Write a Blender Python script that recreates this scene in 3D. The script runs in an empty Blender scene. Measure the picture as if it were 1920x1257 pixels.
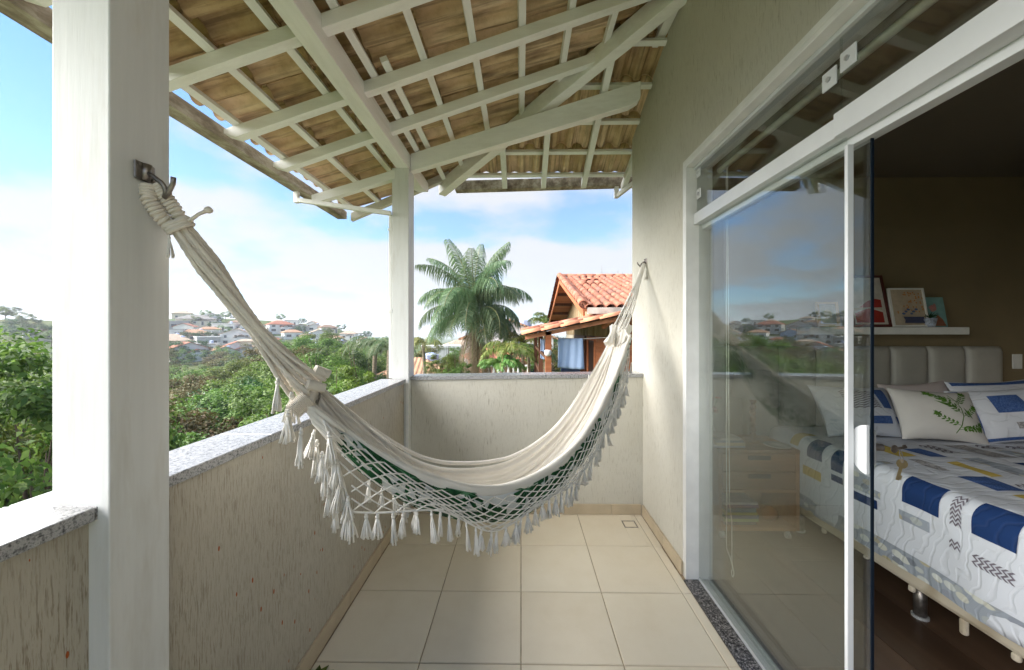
import bpy, math, random
import numpy as np
from mathutils import Vector, Matrix

random.seed(7)
rng = np.random.default_rng(7)
SC = bpy.context.scene
COL = SC.collection
R = math.radians

# ------------------------------------------------------------------ camera
cam_d = bpy.data.cameras.new('camera')
cam = bpy.data.objects.new('camera', cam_d)
COL.objects.link(cam)
cam.location = (0, 0, 1.463)
cam.rotation_euler = (R(90), 0, 0.0135)
cam_d.sensor_width = 36.0
cam_d.lens = 696.0 / 1920.0 * 36.0
cam_d.shift_x = -7.6 / 1920.0
cam_d.shift_y = -6.5 / 1920.0
cam_d.clip_start = 0.05
cam_d.clip_end = 9000
SC.camera = cam

# ------------------------------------------------------------------ light
SUN_EL, SUN_AZ = R(30), R(-96)          # azimuth from +Y, negative is towards -X
w = bpy.data.worlds.new('World')
SC.world = w
w.use_nodes = True
SKY_K = 0.05
CLOUD = 0.0675
def build_world():
    nt = w.node_tree
    nt.nodes.clear()
    N, L = nt.nodes.new, nt.links.new
    out = N('ShaderNodeOutputWorld'); bg = N('ShaderNodeBackground')
    sky = N('ShaderNodeTexSky')
    sky.sky_type = 'NISHITA'; sky.sun_disc = False
    sky.sun_elevation = SUN_EL; sky.sun_rotation = SUN_AZ
    sky.air_density = 1.0; sky.dust_density = 0.0; sky.ozone_density = 2.2
    tc = N('ShaderNodeTexCoord')
    sep = N('ShaderNodeSeparateXYZ'); L(tc.outputs['Generated'], sep.inputs[0])
    def mth(op, a, b=None, c=None):
        n = N('ShaderNodeMath'); n.operation = op
        for i, v in enumerate((a, b, c)):
            if v is None: continue
            if isinstance(v, (int, float)): n.inputs[i].default_value = v
            else: L(v, n.inputs[i])
        return n.outputs[0]
    z = mth('MAXIMUM', sep.outputs[2], 0.0)
    den = mth('ADD', z, 0.22)
    cx = mth('DIVIDE', sep.outputs[0], den); cy = mth('DIVIDE', sep.outputs[1], den)
    cmb = N('ShaderNodeCombineXYZ'); L(cx, cmb.inputs[0]); L(cy, cmb.inputs[1]); L(mth('MULTIPLY', z, 2.2), cmb.inputs[2])
    def noise(scale, detail, rough, off):
        mp = N('ShaderNodeMapping'); mp.inputs['Location'].default_value = off
        L(cmb.outputs[0], mp.inputs['Vector'])
        n = N('ShaderNodeTexNoise'); n.inputs['Scale'].default_value = scale
        n.inputs['Detail'].default_value = detail; n.inputs['Roughness'].default_value = rough
        L(mp.outputs[0], n.inputs['Vector']); return n.outputs['Fac']
    n1 = noise(1.15, 6, 0.52, (3.1, 1.7, 0.4))
    n2 = noise(0.55, 2, 0.5, (7.3, 2.2, 1.0))
    # more cloud low over the horizon, clearer above
    low = N('ShaderNodeMapRange'); low.inputs['From Min'].default_value = 0.14; low.inputs['From Max'].default_value = 0.33
    low.inputs['To Min'].default_value = 0.16; low.inputs['To Max'].default_value = 0.0; low.interpolation_type = 'SMOOTHSTEP'
    L(z, low.inputs['Value'])
    s = mth('ADD', mth('ADD', mth('MULTIPLY', n1, 0.75), mth('MULTIPLY', n2, 0.35)), low.outputs[0])
    mask = N('ShaderNodeMapRange'); mask.interpolation_type = 'SMOOTHSTEP'
    mask.inputs['From Min'].default_value = 0.55; mask.inputs['From Max'].default_value = 0.70
    L(s, mask.inputs['Value'])
    # overall haze towards the horizon
    hz = N('ShaderNodeMapRange'); hz.inputs['From Min'].default_value = 0.0; hz.inputs['From Max'].default_value = 0.5
    hz.inputs['To Min'].default_value = 0.35; hz.inputs['To Max'].default_value = 0.08; L(z, hz.inputs['Value'])
    m2 = mth('MAXIMUM', mask.outputs[0], hz.outputs[0])
    m3 = mth('MULTIPLY', m2, 0.95)
    k = N('ShaderNodeMix'); k.data_type = 'RGBA'; k.blend_type = 'MULTIPLY'; k.inputs[0].default_value = 1.0
    L(sky.outputs[0], k.inputs[6]); k.inputs[7].default_value = (0.235, 0.355, 0.445, 1)
    mix = N('ShaderNodeMix'); mix.data_type = 'RGBA'
    L(m3, mix.inputs[0]); L(k.outputs[2], mix.inputs[6])
    c = CLOUD / SKY_K
    mix.inputs[7].default_value = (c * 0.955, c * 0.975, c * 1.0, 1)
    L(mix.outputs[2], bg.inputs['Color']); bg.inputs['Strength'].default_value = SKY_K
    L(bg.outputs[0], out.inputs['Surface'])
build_world()

sun_d = bpy.data.lights.new('sun', 'SUN')
sun = bpy.data.objects.new('sun', sun_d); COL.objects.link(sun)
sun_d.energy = 1.35; sun_d.angle = R(82); sun_d.color = (1.0, 0.95, 0.87)
sd = Vector((math.sin(SUN_AZ) * math.cos(SUN_EL), math.cos(SUN_AZ) * math.cos(SUN_EL), math.sin(SUN_EL)))
sun.rotation_euler = sd.to_track_quat('Z', 'Y').to_euler()
sun.location = (0, 0, 30)

vs = SC.view_settings
vs.view_transform = 'Standard'; vs.look = 'None'; vs.gamma = 1.0; vs.use_curve_mapping = False
vs.exposure = 3.75
SC.cycles.max_bounces = 10
SC.cycles.diffuse_bounces = 5
SC.cycles.transparent_max_bounces = 16

# ------------------------------------------------------------------ mesh helpers
class MB:
    def __init__(s): s.v = []; s.f = []; s.n = 0
    def add(s, v, f):
        o = s.n; s.v.extend([tuple(map(float, p)) for p in v]); s.f.extend([tuple(i + o for i in q) for q in f]); s.n = len(s.v)
        return s
    def box(s, x0, x1, y0, y1, z0, z1):
        v = [(x, y, z) for z in (z0, z1) for y in (y0, y1) for x in (x0, x1)]
        return s.add(v, [(0, 2, 3, 1), (4, 5, 7, 6), (0, 1, 5, 4), (2, 6, 7, 3), (0, 4, 6, 2), (1, 3, 7, 5)])
    def obox(s, c, ax, sz):
        c = Vector(c); A = [Vector(a).normalized() * (q / 2) for a, q in zip(ax, sz)]
        v = [c + A[0] * i + A[1] * j + A[2] * k for k in (-1, 1) for j in (-1, 1) for i in (-1, 1)]
        return s.add(v, [(0, 2, 3, 1), (4, 5, 7, 6), (0, 1, 5, 4), (2, 6, 7, 3), (0, 4, 6, 2), (1, 3, 7, 5)])
    def beam(s, p0, p1, wd, ht, up=(0, 0, 1)):
        p0, p1 = Vector(p0), Vector(p1); d = (p1 - p0); side = d.cross(Vector(up)); u = side.cross(d)
        return s.obox((p0 + p1) / 2, (side, d, u), (wd, d.length, ht))
    def vbeam(s, p0, p1, wd, ht, wdir):
        """beam with plumb (vertical) section: p0,p1 are centres of the lower face ends; wdir = horizontal width direction"""
        p0, p1 = Vector(p0), Vector(p1); a = Vector(wdir).normalized() * (wd / 2); u = Vector((0, 0, ht))
        v = [p0 - a, p0 + a, p1 - a, p1 + a, p0 - a + u, p0 + a + u, p1 - a + u, p1 + a + u]
        return s.add(v, [(0, 2, 3, 1), (4, 5, 7, 6), (0, 1, 5, 4), (2, 6, 7, 3), (0, 4, 6, 2), (1, 3, 7, 5)])
    def tube(s, path, r, n=8, cap=True, lobes=0, twist=0.0, amp=0.2, flat=None):
        P = [Vector(p) for p in path]; m = len(P); rs = r if hasattr(r, '__len__') else [r] * m
        v, f = [], []
        up = None; dist = 0
        for i in range(m):
            t = (P[min(i + 1, m - 1)] - P[max(i - 1, 0)]).normalized()
            if up is None:
                up = t.orthogonal().normalized()
            up = (up - t * up.dot(t)).normalized(); sd_ = t.cross(up)
            if i: dist += (P[i] - P[i - 1]).length
            for k in range(n):
                a = 2 * math.pi * k / n
                rr = rs[i] * (1 + (amp * math.cos(lobes * (a - dist * twist)) if lobes else 0))
                v.append(P[i] + up * (math.cos(a) * rr) + sd_ * (math.sin(a) * rr))
        for i in range(m - 1):
            for k in range(n):
                f.append((i * n + k, i * n + (k + 1) % n, (i + 1) * n + (k + 1) % n, (i + 1) * n + k))
        if cap:
            f.append(tuple(range(n - 1, -1, -1))); f.append(tuple((m - 1) * n + k for k in range(n)))
        return s.add(v, f)
    def lathe(s, prof, c=(0, 0, 0), n=16, cap=True):
        v, f = [], []
        for (r, z) in prof:
            for k in range(n):
                a = 2 * math.pi * k / n
                v.append((c[0] + r * math.cos(a), c[1] + r * math.sin(a), c[2] + z))
        m = len(prof)
        for i in range(m - 1):
            for k in range(n): f.append((i * n + k, i * n + (k + 1) % n, (i + 1) * n + (k + 1) % n, (i + 1) * n + k))
        if cap: f.append(tuple(range(n - 1, -1, -1))); f.append(tuple((m - 1) * n + k for k in range(n)))
        return s.add(v, f)
    def grid(s, fn, us, vs_):
        us, vs_ = list(us), list(vs_); nu, nv = len(us), len(vs_)
        v = [fn(a, b) for a in us for b in vs_]
        f = [(i * nv + j, (i + 1) * nv + j, (i + 1) * nv + j + 1, i * nv + j + 1) for i in range(nu - 1) for j in range(nv - 1)]
        return s.add(v, f)
    def poly(s, pts): return s.add(pts, [tuple(range(len(pts)))])
    def prism(s, pts2, fn0, fn1):
        n = len(pts2); v = [fn0(*p) for p in pts2] + [fn1(*p) for p in pts2]
        return s.add(v, [tuple(range(n - 1, -1, -1)), tuple(range(n, 2 * n))] + [(i, (i + 1) % n, n + (i + 1) % n, n + i) for i in range(n)])
    def mesh(s, name, smooth=False):
        me = bpy.data.meshes.new(name); me.from_pydata(s.v, [], s.f); me.update()
        if smooth: me.polygons.foreach_set('use_smooth', [True] * len(me.polygons))
        return me

def place(o, parent):
    COL.objects.link(o)
    if parent is not None:
        o.parent = parent
        o.matrix_parent_inverse = Matrix.Translation(-Vector(parent.location))
    return o
def obj(name, mb, m, parent=None, smooth=False, bevel=0, label=None, kind=None):
    me = mb if isinstance(mb, bpy.types.Mesh) else mb.mesh(name, smooth)
    if m is not None:
        me.materials.clear(); me.materials.append(m)
    o = bpy.data.objects.new(name, me); place(o, parent)
    if bevel:
        b = o.modifiers.new('bevel', 'BEVEL'); b.width = bevel; b.segments = 2; b.limit_method = 'ANGLE'
    if label: o['label'] = label
    if kind: o['kind'] = kind
    return o
def thing(name, label, cat, loc=(0, 0, 0), group=None, kind=None):
    o = bpy.data.objects.new(name, None); o.location = loc; COL.objects.link(o)
    return tag(o, label, cat, group, kind)
def tag(o, label=None, cat=None, group=None, kind=None):
    if label: o['label'] = label
    if cat: o['category'] = cat
    if group: o['group'] = group
    if kind: o['kind'] = kind
    return o
def structure(name, mb, m, label=None, cat=None, **k):
    o = obj(name, mb, m, **k); o['kind'] = 'structure'
    return tag(o, label or name.replace('_', ' '), cat or name.split('_')[-1])
def copy_thing(root, loc, rz=0.0, sc=1.0, label=None):
    r = root.copy(); COL.objects.link(r); r.location = loc; r.rotation_euler = (0, 0, rz); r.scale = (sc, sc, sc) if not hasattr(sc, '__len__') else sc
    if label: r['label'] = label
    for ch in root.children:
        c = ch.copy(); COL.objects.link(c); c.parent = r
        for g in ch.children:
            d = g.copy(); COL.objects.link(d); d.parent = c
    return r
def lerp(a, b, t): return a + (b - a) * t
def frange(a, b, n): return [a + (b - a) * i / (n - 1) for i in range(n)]

# ------------------------------------------------------------------ materials
class NT:
    def __init__(s, name):
        s.m = bpy.data.materials.new(name); s.m.use_nodes = True
        s.t = s.m.node_tree; s.t.nodes.clear()
        s.out = s.t.nodes.new('ShaderNodeOutputMaterial')
    def n(s, typ, **kw):
        n = s.t.nodes.new('ShaderNode' + typ)
        for k, v in kw.items(): setattr(n, k, v)
        return n
    def l(s, a, b): s.t.links.new(a, b)
    def inp(s, sock, v):
        if isinstance(v, bpy.types.NodeSocket): s.l(v, sock)
        elif isinstance(v, (tuple, list)) and len(v) == 3 and sock.type == 'RGBA': sock.default_value = (*v, 1)
        else: sock.default_value = v
    def coord(s, kind='Object', scale=(1, 1, 1), rnd=False, rot=(0, 0, 0)):
        tc = s.n('TexCoord'); mp = s.n('Mapping'); mp.inputs['Scale'].default_value = scale
        mp.inputs['Rotation'].default_value = rot
        s.l(tc.outputs[kind], mp.inputs['Vector'])
        if rnd:
            oi = s.n('ObjectInfo'); mul = s.n('Math', operation='MULTIPLY'); s.l(oi.outputs['Random'], mul.inputs[0]); mul.inputs[1].default_value = 57.0
            cb = s.n('CombineXYZ')
            for i in range(3): s.l(mul.outputs[0], cb.inputs[i])
            s.l(cb.outputs[0], mp.inputs['Location'])
        return mp.outputs[0]
    def noise(s, vec, scale, detail=4, rough=0.55, dist=0.0):
        n = s.n('TexNoise'); s.l(vec, n.inputs['Vector']); n.inputs['Scale'].default_value = scale
        n.inputs['Detail'].default_value = detail; n.inputs['Roughness'].default_value = rough; n.inputs['Distortion'].default_value = dist
        return n.outputs['Fac']
    def ramp(s, fac, stops):
        r = s.n('ValToRGB'); e = r.color_ramp.elements
        while len(e) > 1: e.remove(e[-1])
        for i, (p, c) in enumerate(stops):
            el = e[0] if i == 0 else e.new(p)
            el.position = p; el.color = (*c, 1) if len(c) == 3 else c
        s.l(fac, r.inputs[0]); return r.outputs[0]
    def rng(s, v, a, b, c=0.0, d=1.0):
        n = s.n('MapRange'); s.l(v, n.inputs['Value'])
        n.inputs['From Min'].default_value = a; n.inputs['From Max'].default_value = b
        n.inputs['To Min'].default_value = c; n.inputs['To Max'].default_value = d
        return n.outputs[0]
    def math(s, op, a, b=None):
        n = s.n('Math', operation=op)
        s.inp(n.inputs[0], a)
        if b is not None: s.inp(n.inputs[1], b)
        return n.outputs[0]
    def mix(s, fac, a, b, blend='MIX'):
        n = s.n('Mix', data_type='RGBA', blend_type=blend)
        s.inp(n.inputs[0], fac); s.inp(n.inputs[6], a); s.inp(n.inputs[7], b)
        return n.outputs[2]
    def bump(s, h, strength=0.3, dist=0.01, normal=None):
        b = s.n('Bump'); b.inputs['Strength'].default_value = strength; b.inputs['Distance'].default_value = dist
        s.l(h, b.inputs['Height'])
        if normal: s.l(normal, b.inputs['Normal'])
        return b.outputs[0]
    def bsdf(s, color, rough=0.6, normal=None, metal=0.0, spec=0.5, **kw):
        b = s.n('BsdfPrincipled')
        s.inp(b.inputs['Base Color'], color); s.inp(b.inputs['Roughness'], rough); s.inp(b.inputs['Metallic'], metal)
        s.inp(b.inputs['Specular IOR Level'], spec)
        for k, v in kw.items(): s.inp(b.inputs[k], v)
        if normal: s.l(normal, b.inputs['Normal'])
        return b.outputs[0]
    def done(s, shader): s.l(shader, s.out.inputs['Surface']); return s.m

def simple(name, col, rough=0.6, var=0.12, scale=8.0, bump=0.15, bscale=60.0, metal=0.0, spec=0.5, stretch=(1, 1, 1), rnd=True, hue=None):
    k = NT(name); v = k.coord('Object', stretch, rnd)
    a = k.noise(v, scale, 5); c2 = tuple(max(0, c * (1 - 2 * var)) for c in col) if hue is None else hue
    c1 = tuple(min(1, c * (1 + var)) for c in col)
    c = k.ramp(a, [(0.3, c2), (0.7, c1)])
    nrm = k.bump(k.noise(v, bscale, 4), bump, 0.004) if bump else None
    return k.done(k.bsdf(c, rough, nrm, metal, spec))

def m_plaster():
    k = NT('plaster'); v = k.coord('Object', (1, 1, 1))
    vs_ = k.coord('Object', (150, 150, 13)); vs2 = k.coord('Object', (260, 260, 26))
    big = k.noise(v, 1.6, 5); sc1 = k.noise(vs_, 1.0, 3, 0.6); sc2 = k.noise(vs2, 1.0, 2, 0.6)
    patch = k.rng(k.noise(v, 5, 3), 0.40, 0.62)
    groove = k.math('MULTIPLY', k.rng(sc1, 0.58, 0.67), k.rng(patch, 0.0, 1.0, 0.25, 1.0))
    g2 = k.math('MULTIPLY', k.rng(sc2, 0.58, 0.70), 0.45)
    g = k.math('MAXIMUM', groove, g2)
    base = k.ramp(big, [(0.25, (0.535, 0.51, 0.435)), (0.75, (0.62, 0.60, 0.525))])
    col = k.mix(k.math('MULTIPLY', g, 0.55), base, (0.26, 0.22, 0.15))
    h = k.math('SUBTRACT', k.math('MULTIPLY', k.noise(vs2, 0.6, 4), 0.5), g)
    return k.done(k.bsdf(col, 0.8, k.bump(h, 0.4, 0.004), spec=0.25))
def m_plaster_specks():
    k = NT('plaster_rust_specks'); v = k.coord('Object', (1, 1, 1))
    vs_ = k.coord('Object', (210, 210, 15)); vs2 = k.coord('Object', (330, 330, 28)); vr = k.coord('Object', (30, 30, 12))
    big = k.noise(v, 1.6, 5); sc1 = k.noise(vs_, 1.0, 3, 0.65); sc2 = k.noise(vs2, 1.0, 2, 0.6)
    patch = k.rng(k.noise(v, 4, 3), 0.36, 0.6)
    groove = k.math('MULTIPLY', k.rng(sc1, 0.545, 0.62), k.rng(patch, 0.0, 1.0, 0.35, 1.0))
    g = k.math('MAXIMUM', groove, k.math('MULTIPLY', k.rng(sc2, 0.55, 0.68), 0.5))
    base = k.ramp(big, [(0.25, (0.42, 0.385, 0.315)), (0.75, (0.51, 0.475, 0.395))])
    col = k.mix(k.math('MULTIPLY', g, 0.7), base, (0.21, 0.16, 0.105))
    vor = k.n('TexVoronoi'); k.l(vr, vor.inputs['Vector']); vor.inputs['Scale'].default_value = 1.0; vor.inputs['Randomness'].default_value = 1.0
    sp = k.math('LESS_THAN', vor.outputs['Distance'], 0.11)
    sp = k.math('MULTIPLY', sp, k.math('GREATER_THAN', k.noise(v, 3.0, 2), 0.50))
    col = k.mix(sp, col, (0.36, 0.085, 0.018))
    h = k.math('SUBTRACT', k.math('MULTIPLY', k.noise(vs2, 0.6, 4), 0.5), g)
    return k.done(k.bsdf(col, 0.8, k.bump(h, 0.4, 0.004), spec=0.25))
def m_granite(name, dark, light, mid, bias=0.0):
    k = NT(name); v = k.coord('Object', (1, 1, 1))
    a = k.noise(v, 95, 3, 0.7); b = k.noise(v, 210, 2, 0.6)
    c = k.ramp(k.math('ADD', k.math('MULTIPLY', a, 0.6), k.math('MULTIPLY', b, 0.4)),
               [(0.36 + bias, dark), (0.46 + bias, mid), (0.55 + bias, light), (0.68 + bias, mid)])
    r = k.rng(a, 0.3, 0.7, 0.12, 0.3)
    return k.done(k.bsdf(c, r, k.bump(b, 0.06, 0.002), spec=0.6))
def m_floor_tile():
    k = NT('floor_tile_glaze'); v = k.coord('Object', (1, 1, 1), True)
    a = k.noise(v, 3.2, 6, 0.62); b = k.noise(v, 55, 4, 0.6); d = k.noise(v, 9, 4, 0.6)
    c = k.ramp(k.math('ADD', k.math('MULTIPLY', a, 0.62), k.math('MULTIPLY', d, 0.38)), [(0.30, (0.69, 0.615, 0.475)), (0.5, (0.735, 0.665, 0.53)), (0.72, (0.77, 0.705, 0.575))])
    c = k.mix(k.rng(b, 0.64, 0.78, 0, 0.05), c, (0.50, 0.40, 0.27))
    oi = k.n('ObjectInfo'); c = k.mix(k.rng(oi.outputs['Random'], 0, 1, 0.0, 0.16), c, (0.58, 0.47, 0.33))
    return k.done(k.bsdf(c, k.rng(d, 0.3, 0.7, 0.33, 0.37), k.bump(k.noise(v, 30, 5), 0.04, 0.004), spec=0.5))
def m_white_wood(name, col=(0.78, 0.78, 0.75), dirt=0.35, axis=2, dcol=(0.40, 0.36, 0.27)):
    k = NT(name); st = [38, 38, 38]; st[axis] = 2.2; st2 = [9, 9, 9]; st2[axis] = 1.6
    v = k.coord('Object', tuple(st)); v2 = k.coord('Object', tuple(st2))
    g = k.noise(v, 1.0, 4, 0.6); d = k.noise(v2, 1.0, 5, 0.65)
    c = k.ramp(g, [(0.3, tuple(x * 0.93 for x in col)), (0.65, col)])
    c = k.mix(k.rng(d, 0.52, 0.78, 0, dirt), c, dcol)
    return k.done(k.bsdf(c, 0.5, k.bump(g, 0.25, 0.003), spec=0.4))
def m_tile_under():
    k = NT('clay_roof_tile'); v = k.coord('Object', (1, 1, 1), True); vst = k.coord('Object', (1.6, 34, 3), True)
    a = k.noise(v, 9, 5, 0.65); st = k.noise(vst, 1.3, 3, 0.6); f = k.noise(v, 60, 4)
    c = k.ramp(a, [(0.28, (0.46, 0.32, 0.18)), (0.5, (0.62, 0.45, 0.265)), (0.72, (0.70, 0.53, 0.335))])
    c = k.mix(k.rng(st, 0.50, 0.66, 0, 0.7), c, (0.19, 0.125, 0.075))
    c = k.mix(k.rng(f, 0.6, 0.75, 0, 0.3), c, (0.2, 0.13, 0.07))
    oi = k.n('ObjectInfo'); hs = k.n('HueSaturation'); k.l(c, hs.inputs['Color']); k.l(k.rng(oi.outputs['Random'], 0, 1, .72, 1.22), hs.inputs['Value']); k.l(k.rng(oi.outputs['Random'], 0, 1, 1.1, .85), hs.inputs['Saturation']); c = hs.outputs[0]
    return k.done(k.bsdf(c, 0.85, k.bump(f, 0.3, 0.004), spec=0.2))
def m_weathered():
    k = NT('weathered_gutter_metal'); v = k.coord('Object', (1, 1, 1)); v2 = k.coord('Object', (7, 2.4, 7))
    a = k.noise(v2, 1.6, 6, 0.7); b = k.noise(v, 45, 5, 0.7)
    c = k.ramp(a, [(0.32, (0.13, 0.10, 0.075)), (0.47, (0.27, 0.23, 0.18)), (0.6, (0.46, 0.42, 0.35)), (0.75, (0.56, 0.53, 0.46))])
    c = k.mix(k.rng(b, 0.6, 0.75, 0, 0.5), c, (0.10, 0.075, 0.05))
    return k.done(k.bsdf(c, 0.75, k.bump(b, 0.4, 0.004), spec=0.3))
def m_rope(name, col, dirt=(0.55, 0.47, 0.36)):
    k = NT(name); v = k.coord('Object', (1, 1, 1)); a = k.noise(v, 14, 4); b = k.noise(v, 420, 2)
    c = k.ramp(a, [(0.3, tuple(x * 0.86 for x in col)), (0.7, col)])
    return k.done(k.bsdf(c, 0.9, k.bump(b, 0.6, 0.002), spec=0.15))
def m_cloth(name, col, scale=900, sheen=0.25):
    k = NT(name); v = k.coord('Object', (1, 1, 1)); a = k.noise(v, 5, 4); b = k.noise(v, scale, 2)
    c = k.ramp(a, [(0.3, tuple(x * 0.92 for x in col)), (0.7, col)])
    tr = k.n('BsdfTranslucent'); k.inp(tr.inputs[0], c)
    ms = k.n('MixShader'); ms.inputs[0].default_value = 0.12
    k.l(k.bsdf(c, 0.9, k.bump(b, 0.35, 0.0015), spec=0.15), ms.inputs[1]); k.l(tr.outputs[0], ms.inputs[2])
    return k.done(ms.outputs[0])
def m_leaf(name, cols, rough=0.5, trans=0.25):
    k = NT(name); g = k.n('NewGeometry'); oi = k.n('ObjectInfo')
    c = k.ramp(g.outputs['Random Per Island'], [(i / max(1, len(cols) - 1), c) for i, c in enumerate(cols)])
    hs = k.n('HueSaturation'); k.l(c, hs.inputs['Color']); k.l(k.rng(oi.outputs['Random'], 0, 1, 0.472, 0.522), hs.inputs['Hue'])
    k.l(k.rng(oi.outputs['Random'], 0, 1, 0.8, 1.15), hs.inputs['Value'])
    tr = k.n('BsdfTranslucent'); k.l(hs.outputs[0], tr.inputs[0])
    ms = k.n('MixShader'); ms.inputs[0].default_value = trans
    k.l(k.bsdf(hs.outputs[0], rough, spec=0.3), ms.inputs[1]); k.l(tr.outputs[0], ms.inputs[2])
    return k.done(ms.outputs[0])
def m_glass(name, tint=(0.80, 0.84, 0.82), ior=1.9, k_refl=1.0):
    k = NT(name); fr = k.n('Fresnel'); ge = k.n('NewGeometry')
    k.l(k.rng(ge.outputs['Backfacing'], 0, 1, ior, 1.0 / ior), fr.inputs['IOR'])   # same reflectance leaving the pane as entering it
    v = k.coord('Object', (1, 1, 1)); nb = k.bump(k.noise(v, 1.6, 2), 0.02, 0.01)
    tp = k.n('BsdfTransparent'); k.inp(tp.inputs[0], tint)
    gl = k.n('BsdfGlossy'); gl.inputs['Roughness'].default_value = 0.0; k.inp(gl.inputs[0], (0.97, 0.99, 1.0)); k.l(nb, gl.inputs['Normal'])
    ms = k.n('MixShader'); k.l(k.math('MULTIPLY', fr.outputs[0], k_refl), ms.inputs[0]); k.l(tp.outputs[0], ms.inputs[1]); k.l(gl.outputs[0], ms.inputs[2])
    return k.done(ms.outputs[0])
def m_wood(name, c1, c2, axis=0, rough=0.5, sc=1.0):
    k = NT(name); st = [26 * sc] * 3; st[axis] = 1.6 * sc
    v = k.coord('Object', tuple(st), True); a = k.noise(v, 1.0, 5, 0.6, 0.6)
    c = k.ramp(a, [(0.3, c1), (0.7, c2)])
    oi = k.n('ObjectInfo'); hs = k.n('HueSaturation'); k.l(c, hs.inputs['Color']); k.l(k.rng(oi.outputs['Random'], 0, 1, 0.75, 1.2), hs.inputs['Value'])
    return k.done(k.bsdf(hs.outputs[0], rough, k.bump(a, 0.2, 0.003), spec=0.35))

PLASTER = m_plaster(); PLASTER_S = m_plaster_specks()
GRANITE = m_granite('grey_granite', (0.06, 0.06, 0.065), (0.42, 0.42, 0.42), (0.22, 0.22, 0.225), -0.01)
GRANITE_D = m_granite('dark_granite', (0.02, 0.02, 0.02), (0.30, 0.28, 0.27), (0.07, 0.065, 0.065), 0.04)
TILE = m_floor_tile()
GROUT = simple('tile_grout', (0.40, 0.31, 0.20), 0.9, 0.2, 20)
SKIRT = simple('skirting_tile_glaze', (0.52, 0.43, 0.30), 0.4, 0.08, 6, 0.08)
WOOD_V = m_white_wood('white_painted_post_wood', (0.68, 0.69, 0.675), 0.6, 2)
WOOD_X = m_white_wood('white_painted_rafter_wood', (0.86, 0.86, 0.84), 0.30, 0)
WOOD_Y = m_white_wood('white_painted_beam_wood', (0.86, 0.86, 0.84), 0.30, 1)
WOOD_OLD = m_white_wood('weathered_white_wood', (0.62, 0.60, 0.54), 0.8, 0, (0.26, 0.23, 0.18))
CLAY_U = m_tile_under()
GUTTER = m_weathered()
WHITE = simple('white_paint', (0.78, 0.78, 0.76), 0.5, 0.04, 10, 0.08, 90)
ALU = simple('white_anodised_aluminium', (0.62, 0.64, 0.655), 0.32, 0.03, 6, 0.02, 60)
ALU_G = simple('grey_aluminium', (0.45, 0.46, 0.47), 0.35, 0.05, 6, 0.02, 60, metal=0.4)
STEEL = simple('dull_steel', (0.30, 0.27, 0.25), 0.38, 0.25, 30, 0.1, 90, metal=0.9)
BRASS = simple('key_brass', (0.45, 0.36, 0.20), 0.35, 0.1, 30, 0.05, 90, metal=0.9)
ROPE = m_rope('natural_cotton_rope', (0.80, 0.74, 0.645))
COTTON = m_rope('cream_cotton_string', (0.86, 0.83, 0.77))
CREAM = m_cloth('cream_cotton_canvas', (0.86, 0.82, 0.745))
PRINT_W = m_cloth('white_print_cloth', (0.80, 0.82, 0.80))
PRINT_G = simple('printed_dark_green', (0.018, 0.10, 0.035), 0.7, 0.35, 25, 0.15, 400, spec=0.2, hue=(0.006, 0.035, 0.014))
GLASS = m_glass('tinted_window_glass', (0.92, 0.935, 0.92), 1.6)
GLASS_E = simple('glass_edge', (0.006, 0.012, 0.022), 0.35, 0.1, 10, 0, spec=.2)

# ================================================================== BALCONY SHELL
XW, XL = 0.975, -0.925          # house wall face, parapet inner face
YB = 2.985                      # back parapet inner face
YN = -1.3                       # where the modelled balcony ends behind the camera

# ---- floor
fl = MB().box(-1.07, 1.06, YN, 3.13, -0.25, -0.006)
floor = structure('balcony_floor', fl, GROUT, 'beige square tiled balcony floor with thin brown grout lines', 'floor')
def tile_mesh(wx, wy, h=0.02, ch=0.003):
    m = MB(); a, b = wx / 2, wy / 2
    v = [(-a, -b, -h), (a, -b, -h), (a, b, -h), (-a, b, -h), (-a, -b, -ch), (a, -b, -ch), (a, b, -ch), (-a, b, -ch),
         (-a + ch, -b + ch, 0), (a - ch, -b + ch, 0), (a - ch, b - ch, 0), (-a + ch, b - ch, 0)]
    f = [(8, 9, 10, 11)] + [(i, (i + 1) % 4, 4 + (i + 1) % 4, 4 + i) for i in range(4)] + [(4 + i, 4 + (i + 1) % 4, 8 + (i + 1) % 4, 8 + i) for i in range(4)]
    return m.add(v, f).mesh('tile')
rows_y = [1.6355 + 0.4525 * k for k in range(-6, 4)]
cols_x = [(-0.912, -0.449), (-0.449, 0.0), (0.0, 0.451), (0.451, 0.903), (0.903, 0.957)]
tcache = {}
DRAIN = (0.775, 0.875, 2.78, 2.88)
for j, y0 in enumerate(rows_y):
    y1 = min(y0 + 0.4525, 2.972)
    for (x0, x1) in cols_x:
        g = 0.0022
        x1b = x1 if not (x0 > 0.9 and y0 > 2.2) else 0.962
        cells = [(x0, x1b, y0, y1)]
        if x0 < 0.8 < x1 and y1 > 2.9:      # cut round the floor drain
            d = DRAIN
            cells = [(x0, d[0], y0, y1), (d[1], x1b, y0, y1), (d[0] - .0, d[1], y0, d[2]), (d[0], d[1], d[3], y1)]
            cells = [(a + (0 if a == x0 else -2 * g), b + (2 * g if b in (d[0],) else 0), c, e) for a, b, c, e in cells]
        for (a, b, c, e) in cells:
            key = (round(b - a, 4), round(e - c, 4))
            if key not in tcache: tcache[key] = tile_mesh(b - a - 2 * g, e - c - 2 * g)
            o = obj('tile', tcache[key], TILE, floor)
            o.location = ((a + b) / 2, (c + e) / 2, random.uniform(-0.0008, 0.0008))
            o.rotation_euler = (random.uniform(-.0012, .0012), random.uniform(-.0012, .0012), 0)
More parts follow.
